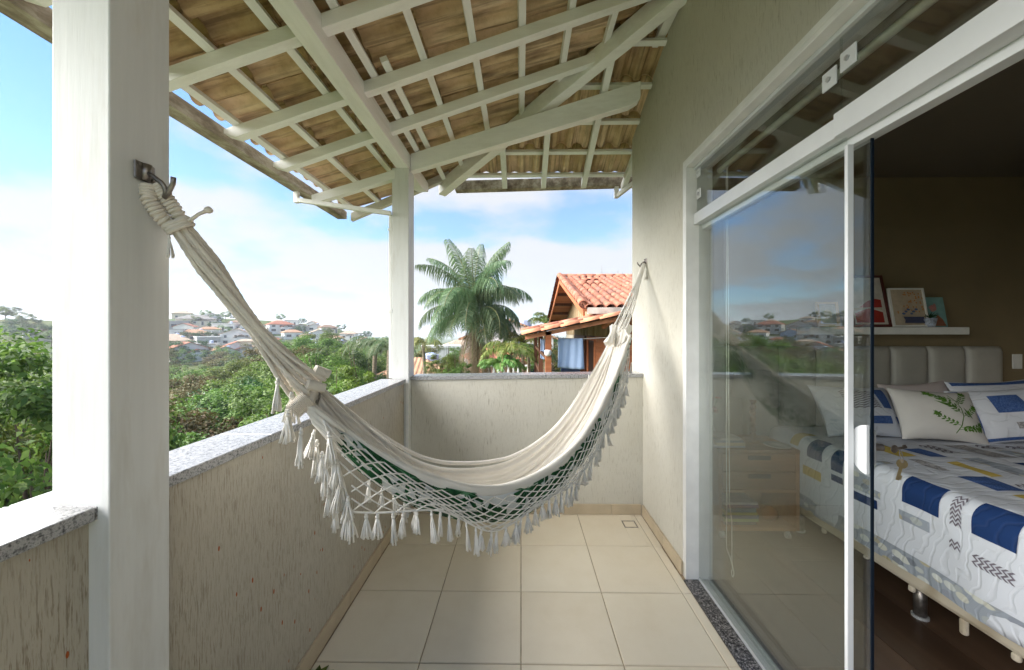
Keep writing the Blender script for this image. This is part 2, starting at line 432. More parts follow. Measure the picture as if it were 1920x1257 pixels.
dr = thing('floor_drain', 'small square metal floor drain in the far right tile', 'drain', (0.825, 2.83, 0))
obj('drain_frame', MB().box(-.05, .05, -.05, -.042, -.012, .002).box(-.05, .05, .042, .05, -.012, .002).box(-.05, -.042, -.042, .042, -.012, .002).box(.042, .05, -.042, .042, -.012, .002), STEEL, None).parent = dr
gm = MB()
for i in range(5): gm.box(-.042, .042, -.036 + i * .016, -.028 + i * .016, -.008, -.002)
obj('drain_grate', gm, ALU, None).parent = dr
obj('drain_bottom', MB().box(-.042, .042, -.042, .042, -.03, -.02), simple('drain_dark', (.16, .11, .07), .8), None).parent = dr

# ---- parapets
lp = thing('left_parapet', 'beige scratched plaster parapet along the open left side with granite coping', 'parapet', (-1, 1.0, 0))
obj('wall_body', MB().box(-1.07, XL, YN, 3.10, -0.25, 1.06), PLASTER_S, lp)
joints = [YN, -0.62, 0.068, 0.779, 1.335, 2.05, 2.905]
for a, b in zip(joints[:-1], joints[1:]):
    obj('coping_slab', MB().box(-1.10, -0.905, a + .0015, b - .0015, 1.06, 1.09), GRANITE, lp, bevel=0.003)
ys = [YN + 0.45 * k + .12 for k in range(12)]
for y in ys:
    y1 = min(y + 0.448, 2.90)
    if y1 - y > .05: obj('skirting_tile', MB().box(XL, -0.912, y, y1, 0.001, 0.083), SKIRT, lp, bevel=0.002)
bp = thing('back_parapet', 'plain beige plaster parapet closing the far end under a granite coping', 'parapet', (0.04, 3.05, 0))
v = [(x, y, z) for (z) in (0, 1) for y in (YB, 3.13) for x in (-0.885, XW)]
def bz(x, z0): return z0 + (x + 0.885) / 1.86 * 0.026
m = MB(); m.add([(x, y, (-0.25 if z == 0 else bz(x, 1.072))) for (x, y, z) in v], [(0, 2, 3, 1), (4, 5, 7, 6), (0, 1, 5, 4), (2, 6, 7, 3), (0, 4, 6, 2), (1, 3, 7, 5)])
obj('wall_body', m, PLASTER, bp)
for a, b in ((-0.887, 0.20), (0.203, XW - .001)):
    m = MB(); m.add([(x, y, bz(x, z)) for z in (1.0725, 1.1025) for y in (2.968, 3.16) for x in (a, b)], [(0, 2, 3, 1), (4, 5, 7, 6), (0, 1, 5, 4), (2, 6, 7, 3), (0, 4, 6, 2), (1, 3, 7, 5)])
    obj('coping_slab', m, GRANITE, bp, bevel=0.003)
bx = [-0.885, -0.43, 0.02, 0.345, 0.72, 0.958]
for a, b in zip(bx[:-1], bx[1:]):
    obj('skirting_tile', MB().box(a + .0012, b - .0012, 2.973, YB, 0.001, 0.083), SKIRT, bp, bevel=0.002)

# ---- posts
p = thing('near_post', 'thick square white painted wooden post close by with the rope hook', 'post', (-0.943, 0.85, 0))
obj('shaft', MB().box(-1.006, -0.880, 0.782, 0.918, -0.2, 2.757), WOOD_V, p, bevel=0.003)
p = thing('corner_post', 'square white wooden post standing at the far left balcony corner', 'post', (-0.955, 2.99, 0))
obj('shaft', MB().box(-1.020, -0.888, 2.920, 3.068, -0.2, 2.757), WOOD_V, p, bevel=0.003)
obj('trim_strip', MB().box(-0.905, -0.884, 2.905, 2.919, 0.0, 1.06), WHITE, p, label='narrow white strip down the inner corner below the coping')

# ---- house wall and bedroom shell
hw = thing('house_wall', 'tall beige textured house wall holding the glass door on the right', 'wall', (1.05, 1, 0))
m = MB()
def roofline(y): return min(3.56, 4.35 - 0.385 * y + 0.10)
prof = [(2.222, -0.25), (3.27, -0.25), (3.27, roofline(3.27)), (2.6, roofline(2.6)), (2.3, roofline(2.3)), (2.222, 3.56)]
m.prism(prof, lambda y, z: (1.125, y, z), lambda y, z: (XW, y, z))
m.box(XW, 1.125, -1.22, 2.222, 2.452, 3.56)  # door opening lengthened out of view behind the camera to light the room
m.box(XW, 1.125, -1.8, -1.22, -0.25, 3.56)
obj('plaster_body', m, PLASTER, hw)
for k, (a, b) in enumerate(((2.246, 2.53), (2.532, 2.972))):
    obj('skirting_tile', MB().box(0.960, XW, a, b, 0.001, 0.083), SKIRT, hw, bevel=0.002)
m = MB()                                                    # painted reveal of the door opening
m.box(0.971, 1.127, 2.2, 2.221, 0.0, 2.43)
m.box(0.971, 1.127, -1.20, 2.221, 2.43, 2.4515)
m.box(0.971, 1.127, -1.219, -1.20, 0.0, 2.4515)
m.box(0.9705, 0.9755, 2.221, 2.243, 0.084, 2.4515)
m.box(0.9705, 0.9755, -1.24, 2.243, 2.4515, 2.476)
obj('painted_reveal', m, WHITE, hw, bevel=0.002)
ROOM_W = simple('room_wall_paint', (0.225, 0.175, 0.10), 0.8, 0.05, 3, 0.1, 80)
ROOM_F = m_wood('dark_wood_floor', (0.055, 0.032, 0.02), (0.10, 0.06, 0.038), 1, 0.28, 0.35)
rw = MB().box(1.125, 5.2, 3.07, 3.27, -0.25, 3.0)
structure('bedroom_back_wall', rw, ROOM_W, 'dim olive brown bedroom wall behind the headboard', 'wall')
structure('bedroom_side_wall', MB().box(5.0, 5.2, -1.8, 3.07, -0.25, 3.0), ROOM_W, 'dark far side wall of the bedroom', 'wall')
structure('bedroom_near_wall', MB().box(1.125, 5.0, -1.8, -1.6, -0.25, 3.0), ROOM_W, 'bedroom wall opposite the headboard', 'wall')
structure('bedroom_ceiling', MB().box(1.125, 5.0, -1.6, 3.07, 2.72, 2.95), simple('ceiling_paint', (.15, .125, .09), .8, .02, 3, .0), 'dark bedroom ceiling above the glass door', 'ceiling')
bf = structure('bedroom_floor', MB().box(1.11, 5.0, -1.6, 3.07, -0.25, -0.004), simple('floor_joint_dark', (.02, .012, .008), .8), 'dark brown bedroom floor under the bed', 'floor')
pm = {}
xk = 1.112; ci = 0
while xk < 3.2:
    x2 = xk + 0.30; yk = -1.6 + (0.6 if ci % 2 else 0.0)
    ylist = [-1.6] + [y for y in frange(-1.6 + (0.6 if ci % 2 else 1.2), 3.8, 5 if ci % 2 else 4)] 
    ylist = [y for y in ylist if y < 3.0] + [3.068]
    for a, b in zip(ylist[:-1], ylist[1:]):
        obj('floor_plank', MB().box(xk + .0015, x2 - .0015, a + .0015, b - .0015, -0.004, 0.0), ROOM_F, bf)
    xk = x2; ci += 1

# ================================================================== VERANDA ROOF
rf = thing('veranda_roof', 'open white timber veranda roof with clay tiles seen from below', 'roof', (-0.4, 1.5, 2.75))
def zr(x): return 3.12 + 0.335 * x           # underside of the rafters, left plane
def zb(y): return 4.28 - 0.385 * y           # underside of the jack rafters, back plane
def hip_y(x): return 2.265 + (0.856 - x) * 0.87
obj('wall_plate', MB().box(-0.99, -0.892, YN, 3.36, 2.757, 2.885), WOOD_Y, rf, bevel=0.004)
m = MB()                                                     # chamfered plate nose beyond the post
m.prism([(3.36, 2.757), (3.56, 2.805), (3.56, 2.885), (3.36, 2.885)], lambda y, z: (-0.892, y, z), lambda y, z: (-0.99, y, z))
obj('plate_nose', m, WOOD_Y, rf)
for y in (-0.60, -0.15, 0.30, 0.75, 1.20, 1.65, 2.10, 2.52):
    xe = XW - .002 if y < 2.3 else 0.60
    yj = y + 0.025
    m = MB()
    pr = [(-1.70, 3.12 + .335 * -1.70 + .045), (-1.63, zr(-1.63)), (xe, zr(xe)), (xe, zr(xe) + .068), (-1.70, zr(-1.70) + .068)]
    m.prism(pr, lambda x, z: (x, yj + .027, z), lambda x, z: (x, yj - .027, z))
    obj('rafter', m, WOOD_X, rf, bevel=0.002)
m = MB(); m.vbeam((-1.66, 2.945, 2.475), (-1.0, 2.945, 2.672), .055, .07, (0, 1, 0)); obj('rafter', m, WOOD_X, rf, bevel=0.002)
m = MB()
ty = lambda x: 3.005 - (x + .888) * .163
m.prism([(-0.889, 2.752), (0.79, 3.100), (0.855, 3.135), (0.862, 3.165), (0.862, 3.270), (-0.889, 2.892)], lambda x, z: (x, ty(x) + .035, z), lambda x, z: (x, ty(x) - .035, z))
obj('tie_beam', m, WOOD_X, rf, bevel=0.004)
m = MB(); m.vbeam((-1.66, 3.62, 2.545), (-0.70, 3.62, 2.95), .055, .075, (0, 1, 0)); obj('verge_rafter', m, WOOD_OLD, rf, bevel=0.003, label='weathered end rafter at the roof verge')
# hip
hd = Vector((1, -0.87, 0)).normalized(); hs_ = Vector((0.87, 1, 0))
pa = Vector((-0.79, hip_y(-0.79), zr(-0.79) - .035)); pb = Vector((0.972, hip_y(0.972), zr(0.972) - .035))
m = MB(); m.vbeam(pa, pb, .085, .125, hs_)
obj('hip_rafter', m, WOOD_X, rf, bevel=0.004)
m = MB(); m.prism([(-0.9, 3.44), (2.60, 3.44), (2.56, 3.53), (2.45, 3.56), (-0.9, 3.56)], lambda y, z: (0.970, y, z), lambda y, z: (0.912, y, z))
obj('ledger_beam', m, WOOD_Y, rf, bevel=0.003)
for x in (-0.16, 0.22, 0.615):
    y0 = hip_y(x) + .03; m = MB()
    m.prism([(y0, zb(y0)), (3.66, zb(3.66)), (3.66, zb(3.66) + .066), (y0, zb(y0) + .066)], lambda y, z: (x - .024, y, z), lambda y, z: (x + .024, y, z))
    obj('rafter', m, WOOD_Y, rf, bevel=0.002)
m = MB(); m.prism([(3.0, zb(3.0)), (3.70, zb(3.7)), (3.70, zb(3.7) + .066), (3.0, zb(3.0) + .066)], lambda y, z: (0.99, y, z), lambda y, z: (1.035, y, z))
obj('rafter', m, WOOD_Y, rf)
# battens of the left plane run along Y, those of the back plane along X
BX = [-1.632, -1.40, -1.117, -0.838, -0.555, -0.275, 0.004, 0.285, 0.565, 0.845]
for k, x in enumerate(BX):
    z0 = 3.19 + .335 * x
    ye = 3.66 if x < -0.72 else hip_y(x) + .03
    segs = [(YN, ye)]
    if k == 3: segs = [(YN, 2.98)]
    for a, b in segs:
        m = MB(); c = (x, (a + b) / 2, z0 + .016)
        m.obox(c, ((1, 0, .335), (0, 1, 0), (-.335, 0, 1)), (.040, b - a, .030)); obj('batten', m, WOOD_Y, rf, bevel=0.001)
m = MB(); m.obox((-0.752, (2.02 + 3.64) / 2, 3.19 + .335 * -0.752 + .016), ((1, 0, .335), (0, 1, 0), (-.335, 0, 1)), (.040, 1.62, .030)); obj('batten', m, WOOD_Y, rf, bevel=0.001)
BY = [3.60, 3.345, 3.06, 2.78, 2.50, 2.24]
for y in BY:
    z0 = 4.35 - .385 * y
    x0 = 0.856 - (y - 2.265) / 0.87 + .02; x1 = 0.972 if y < 3.27 else 1.35
    m = MB(); m.obox(((x0 + x1) / 2, y, z0 + .016), ((1, 0, 0), (0, 1, -.385), (0, .385, 1)), (x1 - x0, .036, .030)); obj('batten', m, WOOD_X, rf, bevel=0.001)
m = MB().obox((0.50, 2.70, 3.36), ((1, 0, 0), (0, 1, -.385), (0, .385, 1)), (.11, .004, .045)); obj('metal_strap', m, ALU_G, rf)
# clay tiles: two waves each, real barrel section; x runs up the slope
WV = 0.141
def tile_profile(t):           # t in waves
    f = t % 1.0
    return 0.052 * max(0.0, 1 - ((f - .33) / .33) ** 2) ** .55 if f < 0.66 else -0.006 * math.sin(math.pi * (f - 0.66) / 0.34)
m = MB()
ts = [0, .04, .14, .33, .52, .62, .66, .83, 1.0, 1.04, 1.14, 1.33, 1.52, 1.62, 1.66, 1.83, 2.0, 2.04]
xs = (-0.175, 0.175); th_ = 0.012
nv = len(ts)
lo = [(x, (t - 1) * WV, tile_profile(t) + 0.0) for x in xs for t in ts]
hi = [(x, y, z + th_) for (x, y, z) in lo]
fc = [(j, j + 1, nv + j + 1, nv + j) for j in range(nv - 1)]
m.add(lo + hi, [tuple(reversed(q)) for q in fc] and [(q[0], q[3], q[2], q[1]) for q in fc] + [tuple(i + 2 * nv for i in q) for q in fc]
      + [(j, 2 * nv + j, 2 * nv + j + 1, j + 1) for j in range(nv - 1)] + [(nv + j, nv + j + 1, 3 * nv + j + 1, 3 * nv + j) for j in range(nv - 1)])
RT = m.mesh('roof_tile', True)
def put_tile(c, xdir, ydir):
    x = Vector(xdir).normalized(); y = Vector(ydir).normalized(); z = x.cross(y)
    o = obj('roof_tile', RT, CLAY_U, rf)
    M = Matrix((x, y, z)).transposed().to_4x4(); M.translation = Vector(c)
    o.matrix_basis = M
    return o
for r in range(len(BX)):
    xu = BX[r + 1] + .025 if r + 1 < len(BX) else BX[r] + .28
    xc = xu - .175
    n0 = int((YN + 0.2) // .282)
    for q in range(0, 20):
        y = 3.66 - 0.141 - .282 * q
        if y < -0.9: break
        if y - .141 > (hip_y(xc - .175) + .05) and xc > -0.75: continue
        if r == 9 and y > 2.4: continue
        jit = random.uniform(-.006, .006)
        z = 3.19 + .335 * xc + .038 + .012 + random.uniform(-.003, .003)
        put_tile((xc + jit, y, z), (1, 0, .335 - .055), (0, 1, 0))
for r in range(1, len(BY)):
    yu = BY[r] - .025; yc = yu + .175
    for q in range(0, 9):
        x = 1.30 - .141 - .282 * q
        if x + .141 < 0.856 - (yc + .175 - 2.265) / 0.87 - .05: break
        if x > 0.975 and yc < 3.27: continue
        z = 4.35 - .385 * yc + .038 + .012 + random.uniform(-.003, .003)
        put_tile((x, yc + random.uniform(-.006, .006), z), (0, -1, .385 - .055), (1, 0, 0))

# ---- gutters
g = thing('side_gutter', 'long weathered box gutter along the left eave with a white downpipe', 'gutter', (-1.745, 1.2, 2.56))
m = MB().box(-1.79, -1.785, YN, 3.60, 2.56, 2.645).box(-1.785, -1.705, YN, 3.60, 2.56, 2.565).box(-1.705, -1.70, YN, 3.60, 2.56, 2.632).box(-1.785, -1.705, 3.595, 3.60, 2.565, 2.632)
obj('channel', m, GUTTER, g)
m = MB().box(-1.775, -1.742, 2.87, 2.903, 2.47, 2.5595)
m.vbeam((-1.742, 2.8865, 2.475), (-1.022, 2.9065, 2.375), .033, .033, (0, 1, 0))
m.box(-1.047, -1.0215, 2.922, 2.952, 1.092, 2.390)
obj('downpipe', m, WHITE, g, bevel=0.003)
for z in (1.62, 2.26): obj('pipe_clip', MB().box(-1.051, -1.0205, 2.917, 2.9565, z, z + .02), WHITE, g)
g = thing('back_gutter', 'short weathered box gutter hanging along the far eave', 'gutter', (0.2, 3.72, 2.88))
def gz(x): return 2.877 + (x + .66) * 0.024
m = MB()
for (ya, yb, za, zc) in ((3.70, 3.705, 0, .092), (3.705, 3.785, 0, .005), (3.785, 3.79, 0, .092)):
    m.add([(x, y, gz(x) + z) for z in (za, zc) for y in (ya, yb) for x in (-.66, 1.45)], [(0, 2, 3, 1), (4, 5, 7, 6), (0, 1, 5, 4), (2, 6, 7, 3), (0, 4, 6, 2), (1, 3, 7, 5)])
obj('channel', m, GUTTER, g)
for x in (-.16, .60): obj('gutter_strap', MB().box(x, x + .012, 3.694, 3.6995, gz(x) - .004, gz(x) + .095), ALU_G, g)
m = MB().box(0.935, 0.975, 3.71, 3.75, 2.80, 2.912); m.beam((0.955, 3.73, 2.815), (1.19, 3.44, 2.95), .036, .036)
obj('downpipe', m, WHITE, g, bevel=0.002)

# ================================================================== GLASS DOOR
gd = thing('glass_door', 'sliding glass door in white aluminium, half open onto the bedroom', 'glass door', (1.06, 0.9, 0))
obj('threshold', MB().box(0.958, 1.043, -1.20, 2.2, -0.02, 0.004), GRANITE_D, gd, bevel=0.002)
obj('bottom_track', MB().box(1.044, 1.058, -1.20, 2.2, -0.02, 0.016).box(1.058, 1.098, -1.20, 2.2, -0.02, 0.006).box(1.098, 1.106, -1.20, 2.2, -0.02, 0.016), ALU, gd)
m = MB().box(1.016, 1.064, 1.215, 2.199, 2.090, 2.154).box(1.010, 1.064, -1.199, 1.215, 2.090, 2.165)
obj('transom_bar', m, ALU, gd, bevel=0.002)
obj('sliding_rail', MB().box(1.064, 1.105, -1.199, 2.199, 2.062, 2.154), ALU, gd, bevel=0.002)
obj('top_channel', MB().box(1.016, 1.066, -1.199, 2.199, 2.412, 2.4295), ALU, gd, bevel=0.002)
obj('fixed_pane', MB().box(1.046, 1.054, 1.2130, 2.197, 0.0165, 2.0895), GLASS, gd, label='fixed lower pane of the glass door')
obj('edge_profile', MB().box(1.043, 1.063, 1.200, 1.2125, 0.0165, 2.0615), ALU, gd, bevel=0.002)
sp = obj('sliding_pane', MB().box(1.083, 1.091, 1.166, 2.15, 0.007, 2.0615), GLASS, gd, label='sliding pane pushed back behind the fixed one')
obj('glass_edge', MB().box(1.0825, 1.0915, 1.1625, 1.1655, 0.007, 2.0615), GLASS_E, sp)
obj('transom_pane', MB().box(1.034, 1.042, 1.216, 2.197, 2.1545, 2.4115), GLASS, gd)
obj('transom_pane', MB().box(1.030, 1.038, -1.199, 1.2145, 2.1655, 2.4115), GLASS, gd)
def fitting(y, z, x, wy=.058, hz=.062):
    m = MB().box(x - .006, x, y - wy / 2, y + wy / 2, z - hz / 2, z + hz / 2)
    o = obj('patch_fitting', m, ALU, gd, bevel=0.006)
    b = MB().tube([(x - .0065, y, z), (x - .011, y, z)], .009, 6); obj('bolt', b, ALU_G, o)
fitting(1.254, 2.305, 1.0335); fitting(1.178, 2.322, 1.0295)
fitting(2.17, 2.385, 1.0335, .05, .05); fitting(2.165, 2.262, 1.0335, .05, .055)
for s_ in (1,):
    m = MB(); pts = [(1.1665, 1.172), (1.1665, 1.018)] + [(1.1665 + .062 * math.sin(a), 1.095 - .077 * math.cos(a)) for a in frange(0.12, math.pi - .12, 12)]
    m.prism(pts, lambda y, z: (1.0825, y, z), lambda y, z: (1.071, y, z))
    lk = obj('lock_plate', m, ALU, gd, bevel=0.002)
    m = MB().box(1.0915, 1.107, 1.170, 1.206, 1.045, 1.155)
    obj('lock_body', m, ALU_G, gd, bevel=0.004)
    m = MB().tube([(1.107, 1.182, 1.10), (1.130, 1.176, 1.10)], .011, 12); obj('lock_cylinder', m, STEEL, gd)
ky = thing('door_keys', 'pair of keys hanging from the glass door lock', 'keys', (1.14, 1.157, 1.10))
def key(p0, dirv, sc=1.0):
    m = MB(); d = Vector(dirv).normalized(); sd_ = d.cross(Vector((0.3, 1, 0))).normalized(); c = Vector(p0)
    n = sd_.cross(d)
    ring = [c + d * .012 * sc + (d * math.cos(a) + sd_ * math.sin(a)) * .0125 * sc for a in frange(0, 2 * math.pi, 11)[:-1]]
    m.prism([(i, 0) for i in range(10)], lambda i, _: tuple(ring[i] + n * .001), lambda i, _: tuple(ring[i] - n * .001))
    m.obox(c + d * .040 * sc, (d, sd_, n), (.034 * sc, .007 * sc, .002))
    m.obox(c + d * .048 * sc + sd_ * .005 * sc, (d, sd_, n), (.012 * sc, .005 * sc, .002))
    return m
obj('key', key((1.138, 1.157, 1.10), (1, .15, .1)), STEEL, ky)
obj('key', key((1.168, 1.150, 1.072), (-.30, .0, -1), 1.15), BRASS, ky)
cp = [Vector((1.163, 1.151, 1.08)) + Vector((.004 * math.sin(a), .004 * math.cos(a), .018 * math.cos(a))) for a in frange(0, 2 * math.pi, 15)]
obj('key_ring', MB().tube(cp, .0012, 5, cap=False), STEEL, ky)
bl = thing('roller_blind', 'slim blind rail and hanging bead cord just inside the glass', 'blind', (1.165, 2.12, 2.42))
obj('head_rail', MB().tube([(1.162, -.35, 2.405), (1.162, 2.19, 2.405)], .016, 10), simple('blind_rail', (.62, .64, .55), .3), bl, smooth=True)
loop = [(1.162, 2.115, 2.40)] + [(1.162, 2.115 + .003 * math.sin(z * 9), z) for z in frange(2.3, .24, 16)] + [(1.162, 2.10 - .035 * math.sin(a) - .012, .22 - .10 * math.sin(a * .5 + .0)) for a in frange(.2, 1.5, 5)] + \
       [(1.162, 2.055 + .012 * math.cos(a), .145 - .03 * math.sin(a)) for a in frange(0, math.pi, 6)] + [(1.162, 2.062, z) for z in frange(.2, .42, 5)] + [(1.162, 2.085 + .02 * (z - .45) / 1.9, z) for z in frange(.5, 2.39, 14)]
obj('cord', MB().tube(loop, .0022, 5), simple('blind_cord', (.75, .74, .70), .5), bl)
# wall switch deep in the room
sw = thing('light_switch', 'small pale switch plate on the dark bedroom wall past the headboard', 'switch', (4.02, 3.065, 1.22))
obj('plate', MB().box(3.985, 4.06, 3.060, 3.0695, 1.16, 1.28), WHITE, sw, bevel=0.003)

# ================================================================== BEDROOM
LEATHER = simple('grey_upholstery', (0.40, 0.385, 0.345), 0.55, 0.06, 5, 0.15, 220)
hb = thing('padded_headboard', 'grey headboard of padded vertical channels along the bedroom wall', 'headboard', (2.7, 3.02, 0.3))
PW = 0.2925
k = 0
x = 3.824
while x > 1.25:
    x0 = x - PW
    def pad(u, v_, x0=x0):
        e = (1 - abs(2 * u - 1) ** 6) * (1 - abs(2 * v_ - 1) ** 30)
        return (x0 + .003 + u * (PW - .006), 3.05 - .028 - .055 * max(0, e) ** .5, 0.32 + v_ * 1.025)
    m = MB(); m.grid(pad, [0, .04, .1, .2, .35, .5, .65, .8, .9, .96, 1], [0, .01, .04, .1, .5, .9, .96, .99, 1])
    m.box(x0 + .004, x0 + PW - .004, 3.022, 3.068, 0.321, 1.344)
    obj('padded_panel', m, LEATHER, hb, smooth=True)
    x = x0
bd = thing('bed', 'wide bed with beige quilted box base on steel legs', 'bed', (2.9, 1.95, 0))
BXL, BXR, BYF, BYH = 1.975, 3.62, 0.95, 2.955
def m_beige_quilt():
    k = NT('beige_quilted_cover'); v = k.coord('Object', (1, 1, 1)); wv = k.n('TexWave'); k.l(v, wv.inputs['Vector'])
    wv.inputs['Scale'].default_value = 3.2; wv.inputs['Distortion'].default_value = 5.0; wv.inputs['Detail'].default_value = 1.0
    c = k.ramp(wv.outputs['Fac'], [(0.0, (0.37, 0.31, 0.23)), (0.2, (0.50, 0.44, 0.35))])
    return k.done(k.bsdf(c, .9, k.bump(wv.outputs['Fac'], .4, .015), spec=.15))
BEIGE = m_beige_quilt()
def rbox(x0, x1, y0, y1, z0, z1): return MB().box(x0, x1, y0, y1, z0, z1)
obj('box_base', rbox(BXL, BXR, BYF, BYH, .166, .335), BEIGE, bd, bevel=0.025)
obj('mattress', rbox(BXL - .005, BXR, BYF, BYH, .337, .68), BEIGE, bd, bevel=0.045)
for (x, y) in ((2.045, 1.93), (2.045, 1.15), (2.045, 2.75), (3.5, 1.93), (3.5, 2.75)):
    lg = obj('leg', MB().lathe([(.026, 0.012), (.026, .1655)], (x, y, 0), 14), STEEL, bd, smooth=True)
    obj('foot', MB().lathe([(.034, 0.0), (.034, .012)], (x, y, 0), 14), ALU_G, lg)
for (x, y, l) in ((1.995, 2.47, .03), (1.995, 1.92, .03), (1.998, 1.70, .07), (1.995, 1.52, .03), (1.995, 1.48, .02), (1.995, 2.17, .015)):
    obj('hanging_thread', MB().box(x - .012, x + .012, y - .012, y + .014, .166 - l, .168), BEIGE, bd, bevel=.008)
# quilt surface: s runs down-over-across from the hanging edge, t along the bed
QZ, QR, QX = 0.725, 0.075, 1.945
DROP = 0.40
def quilt_pt(s, t, off=0.0):
    """s in metres from the lower hem, t = Y"""
    y = t
    L1 = DROP; L2 = L1 + QR * math.pi / 2
    puff = .004 * math.sin(s * 21 + 2.2 * math.sin(t * 9)) * math.cos(t * 17 + 1.7 * math.sin(s * 8)) + .006 * math.sin(t * 5 + s * 3)
    if s < L1:
        wave = .012 * math.sin(t * 7.0 + .6) * (1 - s / L1) + .006 * math.sin(t * 15) * (1 - s / L1)
        p = Vector((QX + wave, y, QZ - QR - (L1 - s))); n = Vector((-1, 0, 0))
    elif s < L2:
        a = (s - L1) / QR
        p = Vector((QX + QR - QR * math.cos(a), y, QZ - QR + QR * math.sin(a))); n = Vector((-math.cos(a), 0, math.sin(a)))
    else:
        p = Vector((QX + QR + (s - L2), y, QZ)); n = Vector((0, 0, 1))
    return tuple(p + n * (puff + off))
def m_quilt(name, col, col2=None, fn=None):
    k = NT(name); v = k.coord('Object', (1, 1, 1)); wv = k.n('TexWave', wave_type='RINGS'); k.l(v, wv.inputs['Vector'])
    wv.inputs['Scale'].default_value = 5.5; wv.inputs['Distortion'].default_value = 9.0; wv.inputs['Detail'].default_value = 1.5; wv.inputs['Detail Scale'].default_value = 1.6
    st = k.rng(wv.outputs['Fac'], 0.0, 0.30)
    c = fn(k) if fn else col
    c = k.mix(k.rng(st, 0.0, .35, .04, 0), c, (0.2, 0.2, 0.22))
    return k.done(k.bsdf(c, .9, k.bump(st, .35, .008), spec=.15))
def f_pebble(k):
    v = k.coord('Object', (26, 16, 26)); vo = k.n('TexVoronoi'); k.l(v, vo.inputs['Vector']); vo.inputs['Scale'].default_value = 1.0
    c = k.ramp(k.noise(vo.outputs['Color'], 5, 0), [(.3, (.20, .22, .26)), (.42, (.47, .49, .48)), (.5, (.60, .62, .60)), (.6, (.42, .37, .24)), (.7, (.26, .28, .33))])
    return k.mix(k.rng(vo.outputs['Distance'], .42, .50), c, (.30, .33, .38))
def f_noise(cols, scale):
    def fn(k):
        v = k.coord('Object', (1, 1, 1)); vo = k.n('TexVoronoi'); k.l(v, vo.inputs['Vector']); vo.inputs['Scale'].default_value = scale
        return k.ramp(k.noise(vo.outputs['Color'], 5, 0), [(0.3 + .4 * i / (len(cols) - 1), c) for i, c in enumerate(cols)])
    return fn
QWHITE = m_quilt('white_quilting', (0.58, 0.60, 0.66))
QNAVY = m_quilt('navy_patch', (0.012, 0.035, 0.12)); QBLUE = m_quilt('denim_blue_patch', None, fn=f_noise([(0.03, .07, .22), (.08, .14, .32)], 240))
QYEL = m_quilt('mustard_patch', (0.48, 0.36, 0.09)); QGREY = m_quilt('grey_patch', None, fn=f_noise([(.22, .21, .22), (.42, .41, .42)], 90))
QPEB = m_quilt('pebble_border', None, fn=f_pebble)
QCHEV_D = simple('chevron_grey', (0.16, 0.14, 0.17), .9, .1, 30, .1)
qt = thing('bed_quilt', 'white patchwork quilt with navy squares and chevrons spread over the bed', 'quilt', (2.7, 1.9, 0.72))
S_END = DROP + QR * math.pi / 2 + 1.55
T0, T1 = 0.90, 2.945
ss = frange(0, DROP, 14) + frange(DROP + .012, DROP + QR * 1.5708, 8) + frange(DROP + QR * 1.5708 + .06, S_END, 26)
m = MB(); m.grid(lambda s, t: quilt_pt(s, t), ss, frange(T0, T1, 60))
o = obj('quilt_top', m, QWHITE, qt, smooth=True)
so = o.modifiers.new('thick', 'SOLIDIFY'); so.thickness = 0.012; so.offset = -1
def patch(s0, s1, t0, t1, mt, name, sk=0.0):
    m = MB(); m.grid(lambda s, t: quilt_pt(s, t + sk * (s - s0), .0035), frange(s0, s1, 10), frange(t0, t1, 10))
    obj(name, m, mt, qt, smooth=True)
def chevron(s0, s1, t0, t1, along='t', pitch=.030):
    m = MB(); 
    if along == 't':
        w_ = s1 - s0; n = int((t1 - t0) / pitch)
        for i in range(n):
            t = t0 + i * pitch
            for j in range(4):
                sa, sb = s0 + w_ * j / 4, s0 + w_ * (j + 1) / 4
                oa, ob = (0, .5 * pitch * 1.6) if j % 2 == 0 else (.5 * pitch * 1.6, 0)
                m.poly([quilt_pt(sa, t + oa, .004), quilt_pt(sa, t + oa + pitch * .5, .004), quilt_pt(sb, t + ob + pitch * .5, .004), quilt_pt(sb, t + ob, .004)])
    else:
        w_ = t1 - t0; n = int((s1 - s0) / pitch)
        for i in range(n):
            s = s0 + i * pitch
            for j in range(4):
                ta, tb = t0 + w_ * j / 4, t0 + w_ * (j + 1) / 4
                oa, ob = (0, .8 * pitch) if j % 2 == 0 else (.8 * pitch, 0)
                m.poly([quilt_pt(s + oa, ta, .004), quilt_pt(s + oa + pitch * .5, ta, .004), quilt_pt(s + ob + pitch * .5, tb, .004), quilt_pt(s + ob, tb, .004)])
    obj('chevron_patch', m, QCHEV_D, qt)
patch(-0.0, .095, T0, T1, QPEB, 'pebble_border')
A = DROP
# hanging side: navy squares on the fold, chevrons and little dotted pieces
for (s0, s1, t0, t1, mt) in [(A - .055, A + .10, 1.755, 1.925, QNAVY), (A - .055, A + .10, 1.475, 1.625, QNAVY), (A - .055, A + .10, 1.15, 1.33, QNAVY), (A - .03, A + .11, 2.42, 2.54, QNAVY), (A - .05, A + .09, 2.27, 2.35, QNAVY),
    (A - .115, A - .075, 2.27, 2.35, QNAVY), (A - .165, A - .115, 2.06, 2.22, QNAVY), (A - .16, A - .10, 2.42, 2.58, QYEL), (A + .01, A + .17, 2.62, 2.70, QYEL), (A - .10, A + .0, 2.10, 2.20, QPEB),
    (A - .02, A + .10, 1.95, 1.99, QPEB) if False else (A + .01, A + .17, 2.09, 2.13, QPEB), (A - .10, A - .06, 2.04, 2.09, QPEB), (A - .15, A - .10, 1.80, 1.94, QPEB)]:
    patch(s0, s1, t0, t1, mt, 'patch')
